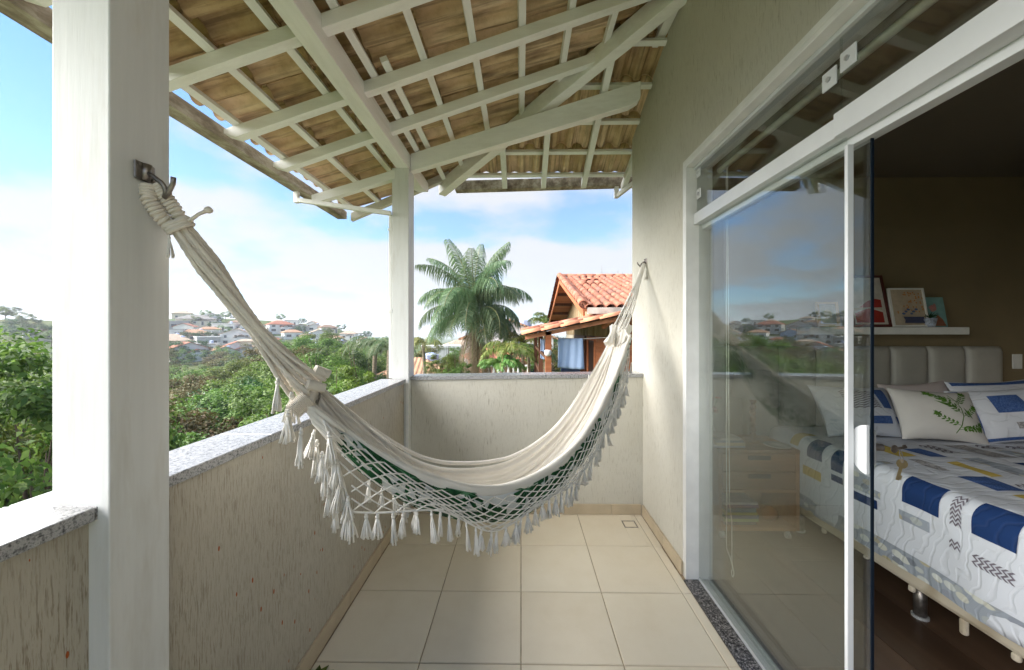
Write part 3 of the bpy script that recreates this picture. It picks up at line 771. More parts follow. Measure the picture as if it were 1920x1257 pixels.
chevron(A - .06, A + .10, 1.665, 1.71, 's', .020); chevron(A - .165, A - .115, 1.665, 1.71, 's', .020); chevron(A - .185, A - .135, 1.475, 1.625, 't', .020); chevron(A - .185, A - .135, 1.15, 1.33, 't', .020); chevron(A - .06, A + .10, 1.38, 1.43, 's', .020)
B = A + QR * 1.5708
rows_q = [.20, .36, .52, .72, .90, 1.08, 1.28]
rq = random.Random(4)
for i, s0 in enumerate(rows_q):
    t = 1.02 + .07 * (i % 2)
    while t < 2.42:
        L_ = rq.choice([.16, .20, .26]); mt = [QNAVY, QYEL, QGREY, QBLUE, QPEB, QYEL, QGREY][(i * 3 + int(t * 10)) % 7]
        wd = rq.choice([.06, .10, .14])
        if rq.random() < .25: chevron(B + s0, B + s0 + wd, t, min(t + L_, 2.45), 't', .032)
        else: patch(B + s0, B + s0 + wd, t, min(t + L_, 2.45), mt, 'patch')
        t += L_ + rq.choice([.05, .08])

# pillows: pose = base centre, half width, half height, lean, yaw
def pillow_fn(c, hw_, hh, th2, lean, yaw, roll=0.0, sag=0.03):
    cy, sy = math.cos(yaw), math.sin(yaw)
    def fn(u, v_, side=1, off=0.0):          # u,v in [-1,1]; side +1 front (towards the camera)
        e = max(0.0, (1 - abs(u) ** 2.4) * (1 - abs(v_) ** 2.4)) ** .55
        pin = 1 - .10 * (1 - u * u) * abs(v_) ** 2 ; pin2 = 1 - .10 * (1 - v_ * v_) * abs(u) ** 2
        x = u * hw_ * pin2; z = v_ * hh * pin; d = th2 * e + off
        wr = .006 * math.sin(u * 7 + v_ * 4) * e
        x, z = x * math.cos(roll) - z * math.sin(roll), x * math.sin(roll) + z * math.cos(roll)
        yy = -side * (d + wr)
        z2 = z + hh; 
        yl = yy * math.cos(lean) + z2 * math.sin(lean); zl = -yy * math.sin(lean) * 1 + z2 * math.cos(lean)
        zl -= sag * (1 - min(1, z2 / hh)) * 0
        return (c[0] + x * cy - yl * sy, c[1] + x * sy + yl * cy, c[2] + zl)
    return fn
def pillow(name, label, fn, mt, front=None):
    t = thing(name, label, 'pillow', tuple(Vector(fn(0, -1))))
    m = MB(); g = [-1, -.97, -.9, -.75, -.5, -.25, 0, .25, .5, .75, .9, .97, 1]
    m.grid(lambda u, v_: fn(u, v_, 1), g, g); m.grid(lambda u, v_: fn(u, v_, -1), list(reversed(g)), g)
    obj('cushion_cover', m, mt, t, smooth=True)
    return t
def ppatch(t, fn, u0, u1, v0, v1, mt, name='patch', n=7):
    m = MB(); m.grid(lambda u, v_: fn(u, v_, 1, .004), frange(u0, u1, n), frange(v0, v1, n)); obj(name, m, mt, t, smooth=True)
def pchev(t, fn, u0, u1, v0, v1, n, pitch):
    m = MB(); w_ = (u1 - u0)
    for i in range(n):
        v_ = v0 + (v1 - v0) * i / n
        for j in range(8):
            ua, ub = u0 + w_ * j / 8, u0 + w_ * (j + 1) / 8; oa, ob = (0, pitch) if j % 2 == 0 else (pitch, 0); h = (v1 - v0) / n * .5
            m.poly([fn(ua, v_ + oa, 1, .004), fn(ub, v_ + ob, 1, .004), fn(ub, v_ + ob + h, 1, .004), fn(ua, v_ + oa + h, 1, .004)])
    obj('chevron_patch', m, QCHEV_D, t)
QZT = QZ + .002
f1 = pillow_fn((2.42, 2.60, QZT), .31, .19, .085, .50, .10, -.04)
t = pillow('patchwork_pillow', 'white quilted pillow with grey chevrons and blue patches by the door lock', f1, QWHITE)
pchev(t, f1, -.48, .30, -.02, .72, 9, .05); ppatch(t, f1, .38, .66, .0, .80, QBLUE); ppatch(t, f1, -.05, .46, -.58, -.30, QBLUE); ppatch(t, f1, .62, .85, -.58, -.30, QBLUE)
f3 = pillow_fn((3.28, 2.47, QZT), .30, .19, .085, .45, -.18, .10)
t = pillow('patchwork_pillow', 'white quilted pillow with a wide blue border at the right edge', f3, QWHITE)
ppatch(t, f3, -.97, -.80, -.93, .93, QBLUE, 'border', 14); ppatch(t, f3, -.80, .95, -.95, -.84, QBLUE, 'border', 14); ppatch(t, f3, -.42, .15, .02, .66, QBLUE); ppatch(t, f3, -.2, .4, -.55, -.32, QGREY); ppatch(t, f3, .4, .8, .1, .6, QGREY)
f5 = pillow_fn((3.45, 2.66, QZT), .30, .20, .08, .35, -.05, .05)
t = pillow('patchwork_pillow', 'blue bordered quilted pillow standing behind the other on the right', f5, QWHITE)
ppatch(t, f5, -.95, .95, .82, .96, QBLUE, 'border', 14)
f4 = pillow_fn((2.94, 2.70, QZT), .27, .19, .08, .35, .05, .05)
pillow('plain_pillow', 'plain pale pink pillow tucked behind the leaf print pillow', f4, m_cloth('pale_pink_cotton', (.66, .58, .57)))
PW_ = m_cloth('white_pillow_cotton', (.74, .71, .68))
f2 = pillow_fn((2.83, 2.50, QZT), .265, .18, .085, .42, -.06, -.06)
t = pillow('leaf_print_pillow', 'white pillow printed with green fern sprigs in the middle of the bed', f2, PW_)
PGREEN = simple('fern_green_print', (.10, .22, .03), .8, .3, 30, 0)
m = MB(); rp = random.Random(3)
def stem(pts, w_):
    for a, b in zip(pts[:-1], pts[1:]):
        d = Vector((b[0] - a[0], b[1] - a[1])); n = Vector((-d.y, d.x)).normalized() * w_
        m.poly([fn_(a[0] - n.x, a[1] - n.y), fn_(a[0] + n.x, a[1] + n.y), fn_(b[0] + n.x, b[1] + n.y), fn_(b[0] - n.x, b[1] - n.y)])
fn_ = lambda u, v_: f2(max(-.95, min(.95, u)), max(-.95, min(.95, v_)), 1, .004)
def leaflet(u, v_, a, l, w_):
    du, dv = math.cos(a) * l, math.sin(a) * l; nu, nv_ = -math.sin(a) * w_, math.cos(a) * w_
    m.poly([fn_(u, v_), fn_(u + du * .5 + nu, v_ + dv * .5 + nv_), fn_(u + du, v_ + dv), fn_(u + du * .5 - nu, v_ + dv * .5 - nv_)])
main = [(.10, -.75), (.22, -.45), (.30, -.1), (.34, .2), (.30, .5), (.22, .75)]
stem(main, .012)
for (a0, bend, L_) in [((.22, -.45), 2.6, .55), ((.30, -.1), .5, .5), ((.34, .2), 2.5, .75), ((.30, .5), 2.9, .6), ((.16, -.6), .2, .6), ((.28, 0), 2.2, .5), ((.32, .35), .9, .45), ((.2, -.5), -.3, .5)]:
    pts = [(a0[0] + math.cos(bend) * L_ * q, a0[1] + math.sin(bend) * L_ * q + .12 * q * q) for q in frange(0, 1, 7)]
    stem(pts, .007)
    for q in pts[1:]:
        for sgn in (1, -1): leaflet(q[0], q[1], bend + sgn * .9, .13, .03)
    e = pts[-1]
    for j in range(9): leaflet(e[0], e[1], j * .7, .10 + .04 * (j % 2), .022)
leaflet(-.22, .46, -.55, .55, .05); leaflet(.42, .25, -1.25, .45, .05)
obj('fern_print', m, PGREEN, t)
# wall shelf with pictures
obj_sh = thing('wall_shelf', 'white floating shelf carrying small pictures above the headboard', 'shelf', (2.88, 3.0, 1.44))
obj('board', MB().box(2.255, 3.478, 2.925, 3.069, 1.440, 1.497), WHITE, obj_sh, bevel=0.003)
SHZ = 1.4975
def picture(name, label, x0, w_, h, yb, lean, fw, fm, pm_, draw, dep=.018):
    t = thing(name, label, 'picture', (x0 + w_ / 2, yb, SHZ))
    def P(u, v_, off=0.0): 
        z = v_ * h; return (x0 + u * w_, yb + z * math.sin(lean) - off * math.cos(lean), SHZ + .001 + z * math.cos(lean) + off * math.sin(lean))
    if fw:
        m = MB(); a, b = fw / w_, fw / h
        for (u0, u1, v0, v1) in ((0, 1, 0, b), (0, 1, 1 - b, 1), (0, a, b, 1 - b), (1 - a, 1, b, 1 - b)):
            m.prism([(u0, v0), (u1, v0), (u1, v1), (u0, v1)], lambda u, v_: P(u, v_, 0), lambda u, v_: P(u, v_, dep))
        obj('frame', m, fm, t)
    m = MB(); a, b = (fw / w_ if fw else 0), (fw / h if fw else 0)
    m.prism([(a, b), (1 - a, b), (1 - a, 1 - b), (a, 1 - b)], lambda u, v_: P(u, v_, 0), lambda u, v_: P(u, v_, dep * .55))
    obj('sheet', m, pm_, t)
    for i, (pts, mt) in enumerate(draw):
        m = MB(); m.poly([P(u, v_, dep * .55 + .0012 + .0006 * i) for u, v_ in pts]); obj('print', m, mt, t)
def blob(cu, cv, ru, rv, n=12, j=0.0, sd_=1):
    q = random.Random(sd_); return [(cu + ru * math.cos(2 * math.pi * i / n) * (1 + j * q.uniform(-1, 1)), cv + rv * math.sin(2 * math.pi * i / n) * (1 + j * q.uniform(-1, 1))) for i in range(n)]
pc = lambda n, c: simple(n, c, .7, .1, 20, 0)
RED = pc('print_red', (.38, .03, .02)); DKG = pc('print_dark', (.02, .025, .03)); SAND = pc('print_sand', (.55, .45, .33)); MBR = pc('frame_mahogany', (.10, .02, .015))
PAPER = pc('picture_paper', (.60, .56, .50)); ORG = pc('print_orange', (.60, .25, .08)); NVY = pc('print_navy', (.06, .07, .14)); BLU = pc('print_blue', (.12, .18, .34)); TEAL = pc('print_teal', (.20, .38, .37)); PNK = pc('print_pink', (.48, .22, .20)); SKN = pc('print_skin', (.30, .12, .07))
dunes = [([(.12, .08), (.85, .08), (.85, .28), (.5, .36), (.12, .26)], RED), ([(.12, .30), (.5, .38), (.85, .32), (.85, .36), (.12, .36)], SAND), ([(.25, .37), (.85, .37), (.85, .52), (.7, .54), (.5, .50)], RED)]
picture('framed_picture', 'dark red framed picture with red dune shapes on the shelf', 2.60, .30, .42, 2.955, .20, .018, MBR, PAPER, dunes)
q = random.Random(2)
dots = [(blob(q.uniform(.15, .88), q.uniform(.34, .88), .022, .02, 6), ORG) for _ in range(46)] + [([(.24, .08), (.80, .08), (.76, .16), (.80, .24), (.22, .24), (.26, .16)], NVY)] + \
       [(blob(.24 + .07 * i, .32 + .05 * (i % 3), .05, .03, 7, .3, i), BLU) for i in range(6)]
picture('framed_picture', 'white framed print of a blue plant under orange dots on the shelf', 2.905, .275, .31, 2.945, .16, .012, WHITE, pc('print_cream', (.56, .46, .34)), dots)
picture('art_card', 'unframed teal print of a hand holding a pink flower on the shelf', 3.155, .215, .24, 2.985, .16, 0, None, TEAL,
        [([(.55, .03), (.95, .03), (.85, .25), (.70, .40), (.60, .30)], SKN), (blob(.56, .62, .16, .10, 11, .35, 4), PNK), (blob(.62, .70, .06, .07, 8, .3, 5), PNK)])
picture('art_card', 'small amber edged print left of the red framed picture on the shelf', 2.34, .17, .20, 2.965, .14, .02, pc('amber_frame', (.5, .28, .05)), pc('print_grey', (.4, .4, .38)), [(blob(.5, .5, .2, .2), SAND)])
pt = thing('potted_plant', 'tiny spiky plant in a blue striped pot on the shelf', 'potted plant', (3.19, 2.945, SHZ))
obj('pot', MB().lathe([(.040, .0005), (.052, .070), (.046, .070), (.044, .060)], (3.19, 2.955, SHZ), 20), simple('pot_white_blue', (.45, .50, .62), .4, .3, 60, 0), pt, smooth=True)
SPK = m_leaf('succulent_leaf', [(.015, .05, .02), (.03, .09, .03)])
q = random.Random(9)
for i in range(22):
    a = q.uniform(0, 6.28); el = q.uniform(.5, 1.4); L_ = q.uniform(.05, .085); b = Vector((3.19, 2.955, SHZ + .062)); d = Vector((math.cos(a) * math.cos(el), math.sin(a) * math.cos(el), math.sin(el))); sd_ = d.cross(Vector((0, 0, 1))).normalized() * .006; up = sd_.cross(d).normalized() * .003
    m = MB(); m.add([b - sd_, b + sd_, b + d * L_ * .5 - sd_ * .9, b + d * L_ * .5 + sd_ * .9, b + d * L_, b + d * L_ * .4 + up * 2], [(0, 1, 3, 2), (2, 3, 4), (0, 5, 1), (1, 5, 3), (3, 5, 4), (4, 5, 2), (2, 5, 0)]); obj('leaf', m, SPK, pt)
# nightstand
WD = m_wood('warm_nightstand_wood', (.26, .125, .058), (.42, .21, .10), 0, .45, .5)
ns = thing('nightstand', 'brown wooden nightstand with two drawers and an open shelf', 'nightstand', (1.66, 2.80, 0.05))
X0, X1, Y0, Y1 = 1.375, 1.935, 2.60, 2.985
obj('top_board', MB().box(X0, X1, Y0, Y1, .615, .64), WD, ns, bevel=.003)
for x in (X0, X1 - .024): obj('side_panel', MB().box(x, x + .024, Y0 + .004, Y1, .075, .6145), WD, ns, bevel=.002)
obj('bottom_board', MB().box(X0 + .0245, X1 - .0245, Y0 + .004, Y1, .075, .10), WD, ns); obj('middle_shelf', MB().box(X0 + .0245, X1 - .0245, Y0 + .004, Y1, .342, .362), WD, ns)
obj('back_panel', MB().box(X0 + .0245, X1 - .0245, Y1 - .012, Y1 - .002, .1005, .3415), WD, ns)
for z0, z1 in ((.366, .484), (.490, .612)):
    d = obj('drawer', MB().box(X0 + .028, X1 - .028, Y0 + .002, Y0 + .35, z0, z1), WD, ns, bevel=.003)
    obj('handle', MB().box(1.58, 1.73, Y0 - .006, Y0 + .0015, z1 - .04, z1 - .012), simple('handle_slot', (.06, .03, .015), .6), d)
for x in (X0 + .05, X1 - .05):
    for y in (Y0 + .05, Y1 - .05):
        obj('castor', MB().lathe([(.012, .045), (.012, .0745)], (x, y, 0), 8).tube([(x - .012, y, .023), (x + .012, y, .023)], .0225, 12), ALU_G, ns)
def book(x, y, z, w_, d, h, col, label, rz=0.0, group=None):
    t = thing('book', label, 'book', (x, y, z), group)
    m = MB().box(x - w_ / 2, x + w_ / 2, y - d / 2, y + d / 2, z + .0005, z + .003).box(x - w_ / 2, x + w_ / 2, y - d / 2, y + d / 2, z + h - .003, z + h - .0005).box(x - w_ / 2, x + w_ / 2, y - d / 2, y - d / 2 + .003, z + .003, z + h - .003)
    obj('cover', m, pc('book_cover', col), t); obj('pages', MB().box(x - w_ / 2 + .004, x + w_ / 2 - .004, y - d / 2 + .003, y + d / 2 - .004, z + .0035, z + h - .0035), pc('book_pages', (.55, .52, .45)), t)
zz = .6405
for i, (w_, h, c, nm) in enumerate([(.22, .014, (.45, .50, .56), 'pale grey blue book lowest in the pile on the nightstand top'), (.20, .022, (.58, .50, .38), 'cream book second in the pile on the nightstand top'), (.19, .016, (.30, .34, .40), 'slate grey book third in the pile on the nightstand top'), (.15, .016, (.55, .54, .52), 'small off white book crowning the pile on the nightstand top')]):
    book(1.475 + .01 * (i % 2), 2.72, zz, w_, .15, h, c, nm); zz += h
zz = .1005
for i, (w_, h, c, nm) in enumerate([(.215, .022, (.04, .06, .12), 'dark navy book at the bottom of the nightstand shelf pile'), (.235, .022, (.25, .42, .22), 'green book low in the nightstand shelf pile'), (.22, .024, (.05, .14, .28), 'deep blue book in the nightstand shelf pile'), (.235, .020, (.42, .50, .22), 'lime green book midway up the nightstand shelf pile'), (.20, .030, (.10, .30, .42), 'teal book near the top of the nightstand shelf pile'), (.22, .024, (.07, .10, .30), 'royal blue book with red spine end on the shelf pile'), (.24, .016, (.5, .5, .52), 'silver grey magazine on top of the shelf pile')]):
    book(1.555 + .008 * ((i * 7) % 3 - 1), 2.72, zz, w_, .17, h, c, nm); zz += h
o = thing('round_jar', 'small round orange jar on the nightstand shelf', 'jar', (1.80, 2.72, .1005))
obj('jar_body', MB().lathe([(.028, .001), (.048, .02), (.055, .045), (.048, .07), (.025, .085), (.022, .095)], (1.80, 2.72, .1), 18), pc('amber_glaze', (.28, .09, .02)), o, smooth=True)
lm = thing('table_lamp', 'bedside lamp on a turned wooden bead stem with grey shade', 'lamp', (1.745, 2.82, .64))
pr = [(.07, .0005), (.07, .012), (.02, .016)]
for i in range(7):
    z = .02 + i * .043; pr += [(.012, z), (.021, z + .012), (.0235, z + .0215), (.021, z + .031), (.012, z + .042)]
obj('bead_stem', MB().lathe(pr, (1.745, 2.82, .64), 16), m_wood('bead_wood', (.20, .09, .04), (.32, .16, .07), 2), lm, smooth=True)
obj('shade', MB().lathe([(.14, .33), (.115, .53), (.112, .53), (.137, .33)], (1.745, 2.82, .64), 24, cap=False), m_cloth('grey_lamp_linen', (.38, .37, .34)), lm, smooth=True)
o = thing('glass_dish', 'oval glass dish on the nightstand beside the lamp', 'dish', (1.80, 2.68, .6405))
obj('bowl', MB().lathe([(.05, .0005), (.085, .012), (.082, .016), (.048, .006)], (1.83, 2.68, .64), 20), simple('dish_glass', (.55, .53, .48), .1), o, smooth=True)
vz = thing('flower_vase', 'small vase of red flowers at the back of the nightstand', 'vase', (1.46, 2.90, .6405))
obj('vase_body', MB().lathe([(.03, .001), (.045, .05), (.03, .10), (.022, .13), (.028, .15)], (1.46, 2.90, .64), 16), pc('vase_clay', (.3, .28, .24)), vz, smooth=True)
q = random.Random(5); REDF = m_leaf('red_petals', [(.35, .02, .04), (.5, .05, .08)])
for i in range(9):
    c = Vector((1.46 + q.uniform(-.09, .09), 2.90 + q.uniform(-.05, .05), .90 + q.uniform(-.05, .05)))
    st = obj('stem', MB().tube([(1.46, 2.90, .78), tuple(c)], .002, 5), SPK, vz); m = MB()
    for j in range(7):
        a = j * .9; d = Vector((math.cos(a), math.sin(a), .5 - .1 * j)).normalized() * .028; s2 = d.cross(Vector((0, 0, 1))).normalized() * .014
        m.add([c, c + d * .6 + s2, c + d, c + d * .6 - s2], [(0, 1, 2, 3)])
    obj('blossom', m, REDF, st)

# ================================================================== HAMMOCK
HU = Vector((0.669, 0.743, 0)).normalized(); HN = Vector((HU.y, -HU.x, 0))     # along the hammock / sideways to the house
H0 = Vector((-0.88, 0.852, 0))
def lat(s): return .045 + .15 * math.sin(math.pi * min(1, max(0, (s - .45) / 2.0))) ** .8
def HP(s, wv, z): return H0 + HU * s + HN * wv + Vector((0, 0, z))
FAR = [(.395, 1.292), (.47, 1.222), (.571, 1.123), (.645, 1.058), (.747, .973), (.836, .912), (.958, .848), (1.136, .792), (1.272, .763), (1.435, .747), (1.61, .776), (1.795, .842), (1.95, .95), (2.11, 1.114), (2.192, 1.208), (2.274, 1.295), (2.376, 1.43)]
HEM = [(.355, 1.232), (.417, 1.174), (.477, 1.118), (.538, 1.058), (.617, .992), (.69, .943), (.752, .906), (.862, .856), (.968, .826), (1.053, .811), (1.172, .806), (1.31, .821), (1.44, .854), (1.553, .903), (1.711, .988), (1.848, 1.074), (1.98, 1.167), (2.122, 1.283), (2.25, 1.37), (2.345, 1.425)]
BOT = [(.372, 1.205), (.397, 1.150), (.473, 1.040), (.547, .963), (.606, .903), (.685, .838), (.78, .779), (.876, .722), (.993, .665), (1.088, .63), (1.192, .604), (1.308, .590), (1.421, .600), (1.528, .624), (1.667, .667), (1.802, .731), (1.955, .826), (2.099, .945), (2.22, 1.10), (2.35, 1.40)]
NET = [(.452, .905), (.522, .885), (.573, .876), (.619, .867), (.669, .858), (.713, .849), (.76, .821), (.809, .784), (.861, .741), (.935, .690), (.990, .690), (1.07, .700), (1.178, .728), (1.286, .738), (1.412, .735), (1.522, .778), (1.651, .845), (1.752, .925), (1.903, 1.008), (2.03, 1.11)]
def curve(tab):
    a = np.array(tab); t = np.linspace(0, 1, len(a))
    # arc length parameter, lightly smoothed
    d = np.r_[0, np.cumsum(np.hypot(np.diff(a[:, 0]), np.diff(a[:, 1])))]; d /= d[-1]
    g = np.linspace(0, 1, 121); x = np.interp(g, d, a[:, 0]); z = np.interp(g, d, a[:, 1])
    kx = np.array([1, 4, 6, 4, 1]) / 16
    for _ in range(6):
        x[2:-2] = np.convolve(x, kx, 'valid'); z[2:-2] = np.convolve(z, kx, 'valid')
    return g, x, z
CF, CH, CB, CN = curve(FAR), curve(HEM), curve(BOT), curve(NET)
def ev(c, t): return float(np.interp(t, c[0], c[1])), float(np.interp(t, c[0], c[2]))
def section(t, v, off=0.0, fold=0.0, fb=0.0):
    """point on the cloth: t along, v from the near hem (0) under the belly to the far edge (1)"""
    sh, zh = ev(CH, t); sf, zf = ev(CF, t); sb, zb_ = ev(CB, t)
    wh, wf = lat(sh), -lat(sf); wm = (wh - wf) / 2
    d = max(0.02, ((zh + zf) / 2 - zb_) / .75)
    ctr = (sh + sf) / 2; sdev = (sb - ctr) * 1.2
    def b3(a, b, c, e): u = 1 - v; return a * u ** 3 + 3 * b * u * u * v + 3 * c * u * v * v + e * v ** 3
    def d3(a, b, c, e): u = 1 - v; return 3 * (b - a) * u * u + 6 * (c - b) * u * v + 3 * (e - c) * v * v
    W = (wh, wh + .02 * min(1, wm * 8), wf - .01, wf); Z = (zh, zh - d, zf - d, zf); S = (sh, sh + sdev * .7, sf + sdev * .7, sf)
    p = HP(b3(*S), b3(*W), b3(*Z))
    tw, tz = d3(*W), d3(*Z); l = math.hypot(tw, tz) or 1
    n = HN * (-tz / l) + Vector((0, 0, tw / l))          # points outwards (down/out)
    n = -n if n.dot(HN * (0.5 - v) + Vector((0, 0, -.4))) < 0 else n
    if fold:
        e = .55 + .45 * abs(2 * t - 1)
        sh_ = lambda a: 1 - 2 * abs(math.sin(a)) ** .75
        f = sh_(v * 31 + 2.2 * math.sin(t * 3.1) + .8) * .6 + sh_(v * 52 + 3.4 * t) * .30 + math.sin(v * 17 - 2.5 * t) * .35
        p = p + n * (fold * (f - fb) * e)
    return p + n * off
hm = thing('hammock', 'cream cotton hammock with leaf print underside and netted tassel fringe slung across the balcony', 'hammock', tuple(HP(1.31, 0, .60)))
TS = frange(0, 1, 90)
m = MB(); m.grid(lambda t, v: section(t, v, 0, .024, 1.2 if .02 < v < .98 else 0.0), TS, [0, .012, .03, .05, .075, .1, .13, .16, .2] + frange(.23, 1, 84))
o = obj('cloth_lining', m, CREAM, hm, smooth=True)
m = MB(); m.grid(lambda t, v: section(t, v, .008 if 0 < v < 1 else .003, .004), TS, frange(0, 1, 48))
obj('printed_cloth', m, PRINT_W, hm, smooth=True)
# hem band: flat folded strip lying over the near edge
prof_h = [(-.002, -.030), (.005, -.029), (.009, -.016), (.008, -.004), (.010, .006), (.004, .015), (-.006, .018), (-.018, .015), (-.032, .004)]
def hemf(i, t):
    s_, z_ = ev(CH, t); dw, dz = prof_h[i]; e = min(1, .35 + 3 * min(t, 1 - t)); k = .0025 * math.sin(t * 60 + i)
    return HP(s_, lat(s_) + dw * e + k, z_ + .012 + dz * e + .003 * math.sin(t * 23 + i * .5))
m = MB(); m.grid(lambda t, i: hemf(i, t), TS, range(len(prof_h)))
o = obj('hem_band', m, CREAM, hm, smooth=True); so = o.modifiers.new('thick', 'SOLIDIFY'); so.thickness = .004
# second soft fold and the far hem
m = MB()
def fold2(t, a, v0, r):
    p = section(t, v0 + .03 * math.sin(t * 5)); return p + HN * (math.cos(a) * r) + Vector((0, 0, math.sin(a) * r * .8 + r * .2))
for (v0, r, t0, t1) in ((1.0, .012, 0, 1),):
    m.grid(lambda t, a: fold2(t, a, v0, r * min(1, .3 + 4 * min(t, 1 - t))), TS, frange(0, 6.283, 8))
obj('far_hem', m, CREAM, hm, smooth=True)
# leaf print: split monstera-like leaves lying on the outer cloth
def leaf_outline(n=30):
    pts = []
    for i in range(n):
        a = 2 * math.pi * i / n
        r = 0.5 * (1 - .25 * math.cos(a)) * (1.0 + .12 * math.cos(2 * a))
        if i % 3 == 1 and abs(math.sin(a)) > .35: r *= .42
        pts.append((r * math.cos(a + math.pi), r * math.sin(a)))
    return pts
LO = leaf_outline(); q = random.Random(12)
m = MB(); mv = MB()
spots = []
for i in range(400):
    t, v = q.uniform(.05, .96), q.uniform(.0, .62)
    g_ = .45 + .55 * math.sin(math.pi * t)
    if all((abs(t - a) * 2.2) ** 2 + ((v - b) * .62 * g_) ** 2 > .115 ** 2 for a, b in spots): spots.append((t, v))
for (t0, v0) in spots:
    ang = q.uniform(0, 6.28); sz = q.uniform(.15, .20); arc = .20 + .42 * math.sin(math.pi * t0)
    def S_(x, y, o_=.0105):
        X = (x * math.cos(ang) - y * math.sin(ang)) * sz; Y = (x * math.sin(ang) + y * math.cos(ang)) * sz * .8
        return section(min(.995, max(.004, t0 + X / 2.25)), min(1, max(0, v0 + Y / arc)), o_, .004)
    c = S_(0, 0); V = [c] + [S_(x * .55, y * .55) for x, y in LO] + [S_(x, y) for x, y in LO]; n = len(LO)
    m.add(V, [(0, 1 + i, 1 + (i + 1) % n) for i in range(n)] + [(1 + i, 1 + n + i, 1 + n + (i + 1) % n, 1 + (i + 1) % n) for i in range(n)])
    for i in range(0, n, 3):
        x, y = LO[i]; a, b = S_(0, 0, .0118), S_(x * .8, y * .8, .0118); w1 = .03
        mv.add([S_(-y * w1, x * w1, .0118), S_(y * w1, -x * w1, .0118), b], [(0, 1, 2)])
obj('leaf_print', m, PRINT_G, hm)
obj('leaf_vein_print', mv, simple('printed_mid_green', (.10, .26, .13), .7, .2, 30, 0), hm, kind='stuff')
# knotted net fringe
def net_pt(t, v):
    a = ev(CH, .012 + t * .93); b = ev(CN, t)
    s_ = lerp(a[0], b[0], v); z_ = lerp(a[1] - .012, b[1], v) - .012 * math.sin(math.pi * v) * math.sin(math.pi * t)
    w0 = lat(a[0]) + .016; w1 = lat(b[0]) * 1.1 + .02
    return HP(s_, lerp(w0, w1, v) + .012 * math.sin(math.pi * v), z_)
NS = 27; SH = 5
m = MB(); kn = MB()
def strand(i0, i1):
    a, b = i0 / NS, i1 / NS; n = 13; pts = []
    for k in range(n):
        v = k / (n - 1); t = lerp(a, b, v)
        if 0 <= t <= 1: pts.append(net_pt(t, v) + HN * (.002 * math.sin(k * 2.2 + i0)))
    if len(pts) > 2: m.tube(pts, .0024, 5)
for i in range(-SH, NS + SH + 1):
    strand(i, i + SH); strand(i, i - SH)
m.tube([net_pt(0, v) for v in frange(0, 1, 14)], .0032, 5)
m.tube([net_pt(t, 1) for t in frange(0, 1, 90)], .0032, 5)
m.tube([net_pt(1, v) for v in frange(0, 1, 8)], .0030, 5)
obj('net_fringe', m, COTTON, hm, smooth=True)
for i in range(-SH, NS + SH):
    for k_ in range(-SH, NS + SH):
        # crossing of strand i -> i+SH with strand k_ -> k_-SH
        if (k_ - i) > 0 and (k_ - i) < 2 * SH:
            v = (k_ - i) / (2 * SH); t = (i + SH * v) / NS
            if 0 <= t <= 1 and .04 < v < .98:
                p = net_pt(t, v); r = .0044
                kn.add([p + Vector(d) * r for d in ((1, 0, 0), (-1, 0, 0), (0, 1, 0), (0, -1, 0), (0, 0, 1), (0, 0, -1))],
                       [(0, 2, 4), (2, 1, 4), (1, 3, 4), (3, 0, 4), (2, 0, 5), (1, 2, 5), (3, 1, 5), (0, 3, 5)])
obj('net_knots', kn, COTTON, hm, kind='stuff')
# tassels
def tassel_mesh(seed, L_=.105, sp=.016):
    q = random.Random(seed); m = MB()
    m.tube([(0, 0, 0), (.001, 0, -.012)], [.0035, .005], 6)
    m.tube([(0, 0, -.012), (0, 0, -.02)], [.0065, .0055], 7)
    for i in range(11):
        a = 2 * math.pi * i / 11 + q.uniform(-.2, .2); r = sp * q.uniform(.35, 1.0); l = L_ * q.uniform(.88, 1.03)
        pts = [(math.cos(a) * r * f ** .8 + .002 * q.uniform(-1, 1), math.sin(a) * r * f ** .8, -.014 - (l - .014) * f) for f in (0, .35, .7, 1)]
        m.tube(pts, [.0028, .0026, .0028, .0034], 4)
    return m.mesh('tassel', True)
TM = [tassel_mesh(1), tassel_mesh(2, .095, .019), tassel_mesh(3, .11, .013), tassel_mesh(4, .10, .022)]
q = random.Random(21)
def tassel(p, sc=1.0):
    o = obj('tassel', TM[q.randrange(4)], COTTON, hm)
    o.matrix_basis = Matrix.Translation(Vector(p)) @ Matrix.Rotation(q.uniform(0, 6.28), 4, 'Z') @ Matrix.Rotation(q.gauss(0, .13), 4, 'X') @ Matrix.Diagonal((sc * q.uniform(.8, 1.2), sc * q.uniform(.8, 1.2), sc * q.uniform(.78, 1.15), 1))
for i in range(0, 44):
    tassel(net_pt(min(1, max(0, (i + q.uniform(-.25, .25)) / 43)), 1.0), .92 if i < 28 else .80)
for j in range(1, 10):
    tassel(net_pt(0, j / 10) + HN * q.uniform(-.02, .02), .95); 
for j in range(1, 9): tassel(net_pt(0, j / 9) - HU * .02 - HN * q.uniform(.03, .07), .95)
for j in range(2, 7):                                       # fringe of the far side peeping out
    tassel(HP(.52 + .05 * j, -.16, .98 - .045 * j), .85)
for (s_, z_) in ((2.155, 1.17), (2.11, 1.12), (2.06, 1.07), (2.01, 1.01)):
    tassel(HP(s_, -lat(s_) - .01, z_ + .0), .45)
for (s_, w_, z_) in ((.262, .04, 1.335), (.285, .05, 1.245), (.30, .03, 1.29), (.315, .06, 1.19)): tassel(HP(s_, w_, z_), 1.0)
for (s_, z_) in ((2.05, 1.15), (2.10, 1.21), (2.16, 1.27)): tassel(HP(s_, lat(s_) + .05, z_), .75)
